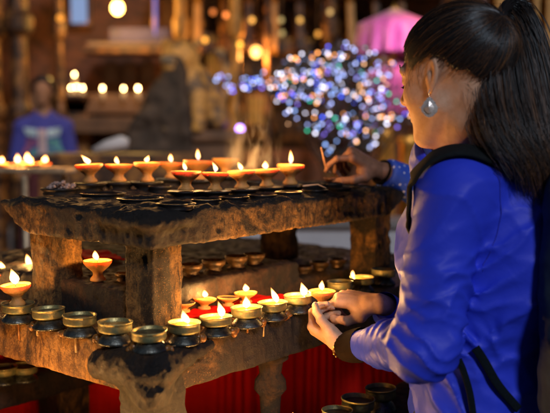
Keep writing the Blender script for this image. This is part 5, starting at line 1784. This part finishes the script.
f_jb = lambda X: f_jacket(X, False) + jk_disp(X)
f_js = lambda X: f_jacket(X, False)
def ribbon(name, pts, width, th, mat, parent, fn=f_jb, off=.006, n=60, proj=True):
    C_ = catmull([np.array(p, float) for p in pts], n)
    R_ = []; Nn = []
    for p in C_:
        if proj: a, g = onto(fn, p, off)
        else: a, g = p, None
        R_.append(a); Nn.append(g)
    R_ = np.array(R_)
    for _ in range(3): R_[1:-1] = (R_[:-2] + R_[1:-1] * 2 + R_[2:]) / 4
    if not proj:
        T = np.gradient(R_, axis=0); Nn = [nrm(np.cross(np.cross(t_, np.array((-.2, -.9, .3))), t_)) for t_ in T]
    T = np.gradient(R_, axis=0); bm = bmesh.new(); prev = None
    for i in range(n):
        t_ = nrm(T[i]); g = nrm(Nn[i] - t_ * np.dot(Nn[i], t_)); s_ = np.cross(t_, g)
        prof = [(-.5, 0), (-.46, .8), (-.40, 1), (.40, 1), (.46, .8), (.5, 0), (.4, -.3), (-.4, -.3)]
        ring = [bm.verts.new(Vector(R_[i] + s_ * width * a + g * th * b)) for a, b in prof]
        if prev:
            for k in range(8): bm.faces.new((prev[k], prev[(k + 1) % 8], ring[(k + 1) % 8], ring[k]))
        else: bm.faces.new(ring[::-1])
        prev = ring
    bm.faces.new(prev)
    return link(name, bm_mesh(name, bm, True), mat, parent, local=False)


PACKM = mat_plain('black_teal_nylon', c4(.022, .042, .055), .7, .35, 60)
WEB = mat_plain('dark_webbing', c4(.004, .008, .014), .8, .3, 200, Specular_IOR_Level=.1)
STRAPM = mat_plain('black_padded_strap', c4(.007, .010, .013), .8, .3, 120, Specular_IOR_Level=.15)
BPC = TC - tf * .250 - Zv * .03
pack = thing('backpack', 'dark blue-black backpack on the back of the woman in blue', 'backpack', tuple(BPC - Zv * .25))
def f_pack(X):
    Y = frame_pts(X, BPC, (tf, tl, Zv))
    d = box(Y, (0, 0, -.02), (.085, .140, .235), .06)
    d = smin(d, box(Y, (-.085, 0, -.09), (.045, .115, .12), .035), .012)
    d = d + .003 * np.abs(np.sin(Y[2] * 45 + Y[1] * 6)) * .6
    return d
me, V, Q = sdf_mesh('bag', f_pack, BPC - .33, BPC + .33, .006, lambda X: .005 * fbm(X[0], X[1], X[2], .07, 3))
link('bag', me, PACKM, pack, local=False)
ribbon('shoulder_strap', [PP(407, 232, 1.56), PP(411, 205, 1.55), PP(424, 174, 1.52), PP(443, 158, 1.51), PP(465, 152, 1.50), PP(492, 158, 1.50), PP(516, 174, 1.54), PP(530, 200, 1.56), PP(546, 240, 1.57)], .040, .006, STRAPM, pack)
ribbon('shoulder_strap', [NB - tl * .10 + tf * .14 - Zv * .30, NB - tl * .11 + tf * .13 - Zv * .12, NB - tl * .11 + tf * .05 - Zv * .02, NB - tl * .11 - tf * .06 - Zv * .03, NB - tl * .11 - tf * .14 - Zv * .14], .048, .009, STRAPM, pack)
ribbon('webbing_strap', [PP(459, 358, 1.50), PP(464, 372, 1.49), PP(470, 395, 1.49), PP(474, 430, 1.49)], .012, .0030, WEB, pack, fn=f_js, off=.007)
ribbon('webbing_strap', [PP(474, 346, 1.50), PP(484, 362, 1.49), PP(497, 385, 1.49), PP(515, 408, 1.50)], .016, .0030, WEB, pack, fn=f_js, off=.007)

# ---- second person behind her, reaching over the upper tier
SK2 = SKIN_DARK
H2 = np.array(P(474, 58, 2.50))
t2f = nrm((-.75, .66, 0)); t2l = np.cross(Zv, t2f)
def person_fn(H2, tf2, tl2, hip_z, sR, eR, wR, sL, eL, wL, k=1.0):
    nb = H2 - Zv * .19 - tf2 * .02; ch = nb - Zv * .16; hip = np.array((H2[0], H2[1], hip_z)) - tf2 * .02
    def head(X):
        Y = frame_pts(X, H2, (tf2, tl2, Zv))
        d = el(Y, (-.012, 0, .028), (.098, .076, .085)); d = smin(d, el(Y, (.040, 0, -.03), (.052, .055, .085)), .03)
        d = smin(d, el(Y, (.07, 0, -.098), (.02, .022, .018)), .02); d = smin(d, rc(Y, (.092, 0, .01), (.108, 0, -.024), .007, .010), .01)
        d = smin(d, el(Y, (.086, 0, -.058), (.012, .024, .010)), .006)
        for s in (-1, 1):
            d = smax(d, -el(Y, (.1, s * .032, .006), (.02, .02, .012)), .012); d = smin(d, el(Y, (-.01, s * .076, -.004), (.016, .008, .03)), .005)
        return smin(d, rc(X, H2 - Zv * .06 - tf2 * .025, nb - Zv * .02, .054, .058), .02)
    def trunk(X, e=0.0):
        Y = frame_pts(X, ch, (tf2 / .66, tl2, Zv)); hp = frame_pts([np.array(c) for c in hip], ch, (tf2 / .66, tl2, Zv))
        d = rc(Y, (0, 0, 0), [float(c) for c in hp], .155 * k + e, .155 * k + e) * .8
        d = smin(d, rc(X, nb, ch, .05 + e, .10 + e), .05)
        for a, b, c in ((sR, eR, wR), (sL, eL, wL)):
            d = smin(d, rc(X, nb - Zv * .04, a, .05 + e, .055 + e), .04); d = smin(d, rc(X, a, b, .048 + e, .040 + e), .02); d = smin(d, rc(X, b, c, .038 + e, .028 + e * .8), .01)
        return d
    def legs(X, e=0.0):
        d = None
        for s in (-1, 1):
            hp = hip + tl2 * s * .085; kn = hp - Zv * (hip_z * .48) + tf2 * .03; an = np.array((kn[0], kn[1], max(.07, 0.07))) - tf2 * .03
            q = smin(rc(X, hp, kn, .085 + e, .058 + e), rc(X, kn, an, .056 + e, .040 + e), .02)
            q = smin(q, rc(X, an - Zv * .03 - tf2 * .03, an - Zv * .035 + tf2 * .13, .036, .030), .02)
            d = q if d is None else smin(d, q, .02)
        return d
    return head, trunk, legs, nb, hip

W2 = np.array(P(383, 172, 2.26)); E2 = np.array(P(442, 200, 2.38)); S2R = H2 - Zv * .25 - t2l * .17; S2L = H2 - Zv * .25 + t2l * .12 + t2f * .02
E2L = S2L - Zv * .27 + t2f * .05; W2L = E2L + t2f * .14 - Zv * .12 - t2l * .06
hd, tr, lg, nb2, hip2 = person_fn(H2, t2f, t2l, .90, S2R, E2, W2, S2L, E2L, W2L)
p2 = thing('person', 'person hidden behind the woman in blue, only the patterned blue sleeve and right hand show', 'person', (H2[0], H2[1], 0))
xh = nrm(np.array(P(352, 155, 2.235)) - np.array(P(380, 172, 2.26)))
H3 = hand_chains(P(378, 170, 2.26), xh, (.10, -.45, .88), True, {
    'index': ((34, 42, 24), 5), 'middle': ((70, 52, 30), 0), 'ring': ((78, 54, 30), -2), 'little': ((82, 52, 30), -6),
    'thumb': ((.030, .036, -.020), (.054, .046, -.040), (.074, .038, -.062), (.088, .026, -.080))}, 1.0)
parts = [hand_vq(H3, W2 + (E2 - W2) * .3, .002),
         sdf_vq(lambda X: smin(smin(hd(X), tr(X), .02), lg(X), .03), np.r_[(H2 - .36)[:2] - (.10, .0), 0], H2 + np.array((.36, .36, .16)), .011)]
V, Q = merge_vq(parts)
link('body', np_mesh('body', V, Q), SK2, p2, local=False)
m = M('dotted_blue_cotton'); vo = m.n('ShaderNodeTexVoronoi'); vo.inputs['Scale'].default_value = 62; vo.inputs['Randomness'].default_value = .35; m.l(m.coord(), vo.inputs['Vector'])
DOT = m.set(Base_Color=m.ramp(vo.outputs['Distance'], [(.16, c4(.55, .60, .85)), (.24, c4(.02, .07, .50))]), Roughness=.75)
def f_shirt(X):
    d = tr(X, .016)
    d = smax(d, -rc(X, nb2 - Zv * .02, nb2 + Zv * .2, .062, .07), .006)
    d = smax(d, -(el(X, W2, (.001,) * 3) + 0) * 0 - .5, .001)
    q = nrm(W2 - E2); u = (X[0] - W2[0]) * q[0] + (X[1] - W2[1]) * q[1] + (X[2] - W2[2]) * q[2]
    dd = np.sqrt((X[0] - W2[0]) ** 2 + (X[1] - W2[1]) ** 2 + (X[2] - W2[2]) ** 2)
    d = np.where(dd < .12, smax(d, u + .006, .004), d)
    return d
lo2 = np.minimum(H2 - .40, W2 - .08); lo2[2] = .86; hi2 = H2 + np.array((.34, .34, -.10))
me, V, Q = sdf_mesh('shirt', f_shirt, lo2, hi2, .0075, lambda X: .003 * fbm(X[0], X[1], X[2], .05, 3))
link('shirt', me, DOT, p2, local=False)
bm = bmesh.new(); c0_ = Vector(H3['L'](-.012, 0, 0)); t = Vector(nrm(W2 - E2)); u = t.orthogonal().normalized(); v = t.cross(u)
tube(bm, [c0_ + (u * math.cos(a) + v * math.sin(a)) * .030 for a in [2 * math.pi * k / 30 for k in range(31)]], .0045, 8)
link('wristband', bm_mesh('wristband', bm, True), KNIT, p2, local=False)
def f_hair2(X):
    Y = frame_pts(X, H2, (t2f, t2l, Zv)); d = el(Y, (-.02, 0, .035), (.108, .088, .098)); d = smax(d, -(Y[2] + 1.6 * np.clip(.055 - Y[0], -1, .1) - .03), .01)
    return smin(d, rc(Y, (-.07, 0, -.02), (-.09, 0, -.18), .05, .04), .03)
me, V, Q = sdf_mesh('hair', f_hair2, H2 - np.array((.17, .17, .27)), H2 + .17, .006); me.materials.append(HAIR); o = link('hair', me, None, p2, local=False); set_tone(o, .1)
me, V, Q = sdf_mesh('trousers', lambda X: smax(lg(X, .018), X[2] - .97, .01), np.r_[(hip2 - .3)[:2], .06], np.r_[(hip2 + .3)[:2], 1.0], .012)
link('trousers', me, mat_plain('grey_cotton', c4(.06, .06, .07), .8), p2, local=False)
tp = np.array(H3['thumb'][0][3]); fp = np.array(H3['index'][0][3])
bc = (tp + np.array(H3['middle'][0][3])) / 2 + np.array((-.012, 0, -.022))
clay_lamp(tuple(bc), 'small dark clay lamp under the fingers of the patterned-sleeve hand', False, .022, .026, seed=31, group=None, mat=CLAY_DARK)

bm = bmesh.new(); a = fp
tube(bm, [a + np.array((.012, .002, -.006)), a, (a + np.array(P(321, 147, 2.20))) / 2 + np.array((0, 0, .002)), np.array(P(321, 147, 2.20))], [.0026, .0026, .0024, .0018], 8)
o = link('taper', bm_mesh('taper', bm, True), mat_plain('brown_wax', c4(.40, .20, .10), .5)); tag(o, 'thin brown taper pinched by the patterned-sleeve hand, pointing left', 'taper')

# ---- far person in a blue patterned cardigan, at the left
H4 = np.array(P(43, 92, 7.2)); t4f = nrm((.12, -1, 0)); t4l = np.cross(Zv, t4f)
S4R = H4 - Zv * .29 - t4l * .17; S4L = H4 - Zv * .29 + t4l * .17
E4R = S4R - Zv * .27 - t4l * .06; E4L = S4L - Zv * .27 + t4l * .06; W4R = E4R + t4f * .18 + t4l * .06 - Zv * .06; W4L = E4L + t4f * .18 - t4l * .06 - Zv * .06
hd4, tr4, lg4, nb4, hip4 = person_fn(H4, t4f, t4l, 1.02, S4R, E4R, W4R, S4L, E4L, W4L, .95)
p4 = thing('person', 'dark-haired person in blue cardigan with patterned front, facing us far at the left', 'person', (H4[0], H4[1], 0))
gp = H4[2] - 1.72 + .0
def hnd4(W_, E_, right):
    x_ = nrm(W_ - E_)
    return hand_chains(W_, x_, (0, -.5, .8), right, {'index': ((25, 25, 15), 4), 'middle': ((28, 28, 15), 0), 'ring': ((32, 28, 15), -3), 'little': ((35, 28, 15), -7),
                       'thumb': ((.03, .034, -.012), (.055, .05, -.02), (.08, .055, -.026), (.10, .052, -.03))}, 1.0)
h4a = hnd4(W4R, E4R, True); h4b = hnd4(W4L, E4L, False)
parts = [hand_vq(h4a, W4R + (E4R - W4R) * .3, .004), hand_vq(h4b, W4L + (E4L - W4L) * .3, .004),
         sdf_vq(lambda X: smin(smin(hd4(X), tr4(X), .02), lg4(X), .03), np.r_[(H4 - .36)[:2], 0], H4 + np.array((.36, .36, .16)), .012)]
V, Q = merge_vq(parts)
link('body', np_mesh('body', V, Q), mat_skin('warm_brown_skin', (.28, .14, .08), (.36, .19, .11)), p4, local=False)
def f_card(X): return smax(tr4(X, .020), -rc(X, nb4 + t4f * .03 - Zv * .06, nb4 + Zv * .2, .05, .075), .006)
me, V, Q = sdf_mesh('cardigan', f_card, np.r_[(H4 - .38)[:2], .95], H4 + np.array((.38, .38, -.10)), .010, lambda X: .004 * fbm(X[0], X[1], X[2], .05, 3))
link('cardigan', me, mat_plain('blue_knit', c4(.055, .06, .34), .85, .3, 60), p4, local=False)
def band(name, c_, w_, h_, mat):
    bm = bmesh.new(); n_ = 8; P_ = []
    for j in range(n_ + 1):
        for i in range(n_ + 1):
            p = H4 + t4l * (c_[0] + (i / n_ - .5) * w_) + Zv * (c_[1] + (j / n_ - .5) * h_) + t4f * .17
            q, g = onto(lambda X: f_card(X), p, .004); P_.append(bm.verts.new(Vector(q)))
    for j in range(n_):
        for i in range(n_): bm.faces.new((P_[j * (n_ + 1) + i], P_[j * (n_ + 1) + i + 1], P_[(j + 1) * (n_ + 1) + i + 1], P_[(j + 1) * (n_ + 1) + i]))
    return link(name, bm_mesh(name, bm, True), mat, p4, local=False)
PB = mat_plain('pale_blue_pattern', c4(.45, .60, .75), .8, .5, 40); PT = mat_plain('teal_pattern', c4(.10, .30, .32), .8, .5, 40); PM = mat_plain('mauve_pattern', c4(.30, .10, .22), .8, .5, 40); PWm = mat_plain('pale_pink_placket', c4(.55, .42, .45), .8, .4, 50)
for s in (-1, 1):
    band('chest_patch', (s * .10, -.335), .09, .085, PB); band('chest_patch', (s * .10, -.43), .09, .06, PM if s < 0 else PT); band('chest_patch', (s * .10, -.50), .09, .05, PT)
band('placket', (0, -.42), .09, .26, PWm)
def f_hair4(X):
    Y = frame_pts(X, H4, (t4f, t4l, Zv)); d = el(Y, (-.012, 0, .035), (.116, .100, .108)); d = smax(d, -(Y[2] + 1.2 * np.clip(.03 - Y[0], -1, .1) - .042), .01)
    return smin(d, el(Y, (-.11, 0, .02), (.05, .05, .05)), .02)
me, V, Q = sdf_mesh('hair', f_hair4, H4 - .19, H4 + .19, .007); me.materials.append(HAIR); o = link('hair', me, None, p4, local=False); set_tone(o, .1)
me, V, Q = sdf_mesh('skirt', lambda X: smax(rc(X, hip4 + Zv * .05, np.array((hip4[0], hip4[1], .1)), .19, .26), -X[2] + .05, .01), np.r_[(hip4 - .4)[:2], .03], np.r_[(hip4 + .4)[:2], 1.3], .02)
link('skirt', me, mat_plain('maroon_wool', c4(.10, .02, .025), .85), p4, local=False)
SKY_S, SUN_S = 0.009, 1.3

# ------------------------------------------------------------------ light, world, render
w = bpy.data.worlds.new('World'); scene.world = w; w.use_nodes = True
nt = w.node_tree; bg = nt.nodes['Background']
sky = nt.nodes.new('ShaderNodeTexSky'); sky.sky_type = 'NISHITA'; sky.sun_disc = False
SUN_DIR = Vector((.24, -.80, .55)).normalized()      # towards the light: high, on the right, slightly behind the camera
el_ = math.asin(SUN_DIR.z); az = math.atan2(SUN_DIR.x, SUN_DIR.y)
sky.sun_elevation = el_; sky.sun_rotation = az
nt.links.new(sky.outputs['Color'], bg.inputs['Color'])
bg.inputs['Strength'].default_value = SKY_S
sd = bpy.data.lights.new('sun', 'SUN'); sd.energy = SUN_S; sd.angle = math.radians(9); sd.color = (.93, .95, 1.0)
so = bpy.data.objects.new('sun', sd); COL.objects.link(so)
so.rotation_euler = SUN_DIR.to_track_quat('Z', 'Y').to_euler()
vs = scene.view_settings
scene.display_settings.display_device = 'sRGB'
vs.view_transform = 'Standard'; vs.look = 'None'; vs.exposure = 0; vs.gamma = 1
scene.render.engine = 'CYCLES'
cy = scene.cycles
cy.use_denoising = True
try: cy.denoiser = 'OPENIMAGEDENOISE'
except Exception: pass
cy.max_bounces = 6; cy.diffuse_bounces = 3; cy.glossy_bounces = 3; cy.transmission_bounces = 4; cy.volume_bounces = 0
cy.sample_clamp_indirect = 4; cy.sample_clamp_direct = 0
cy.caustics_reflective = False; cy.caustics_refractive = False
cy.use_light_tree = True
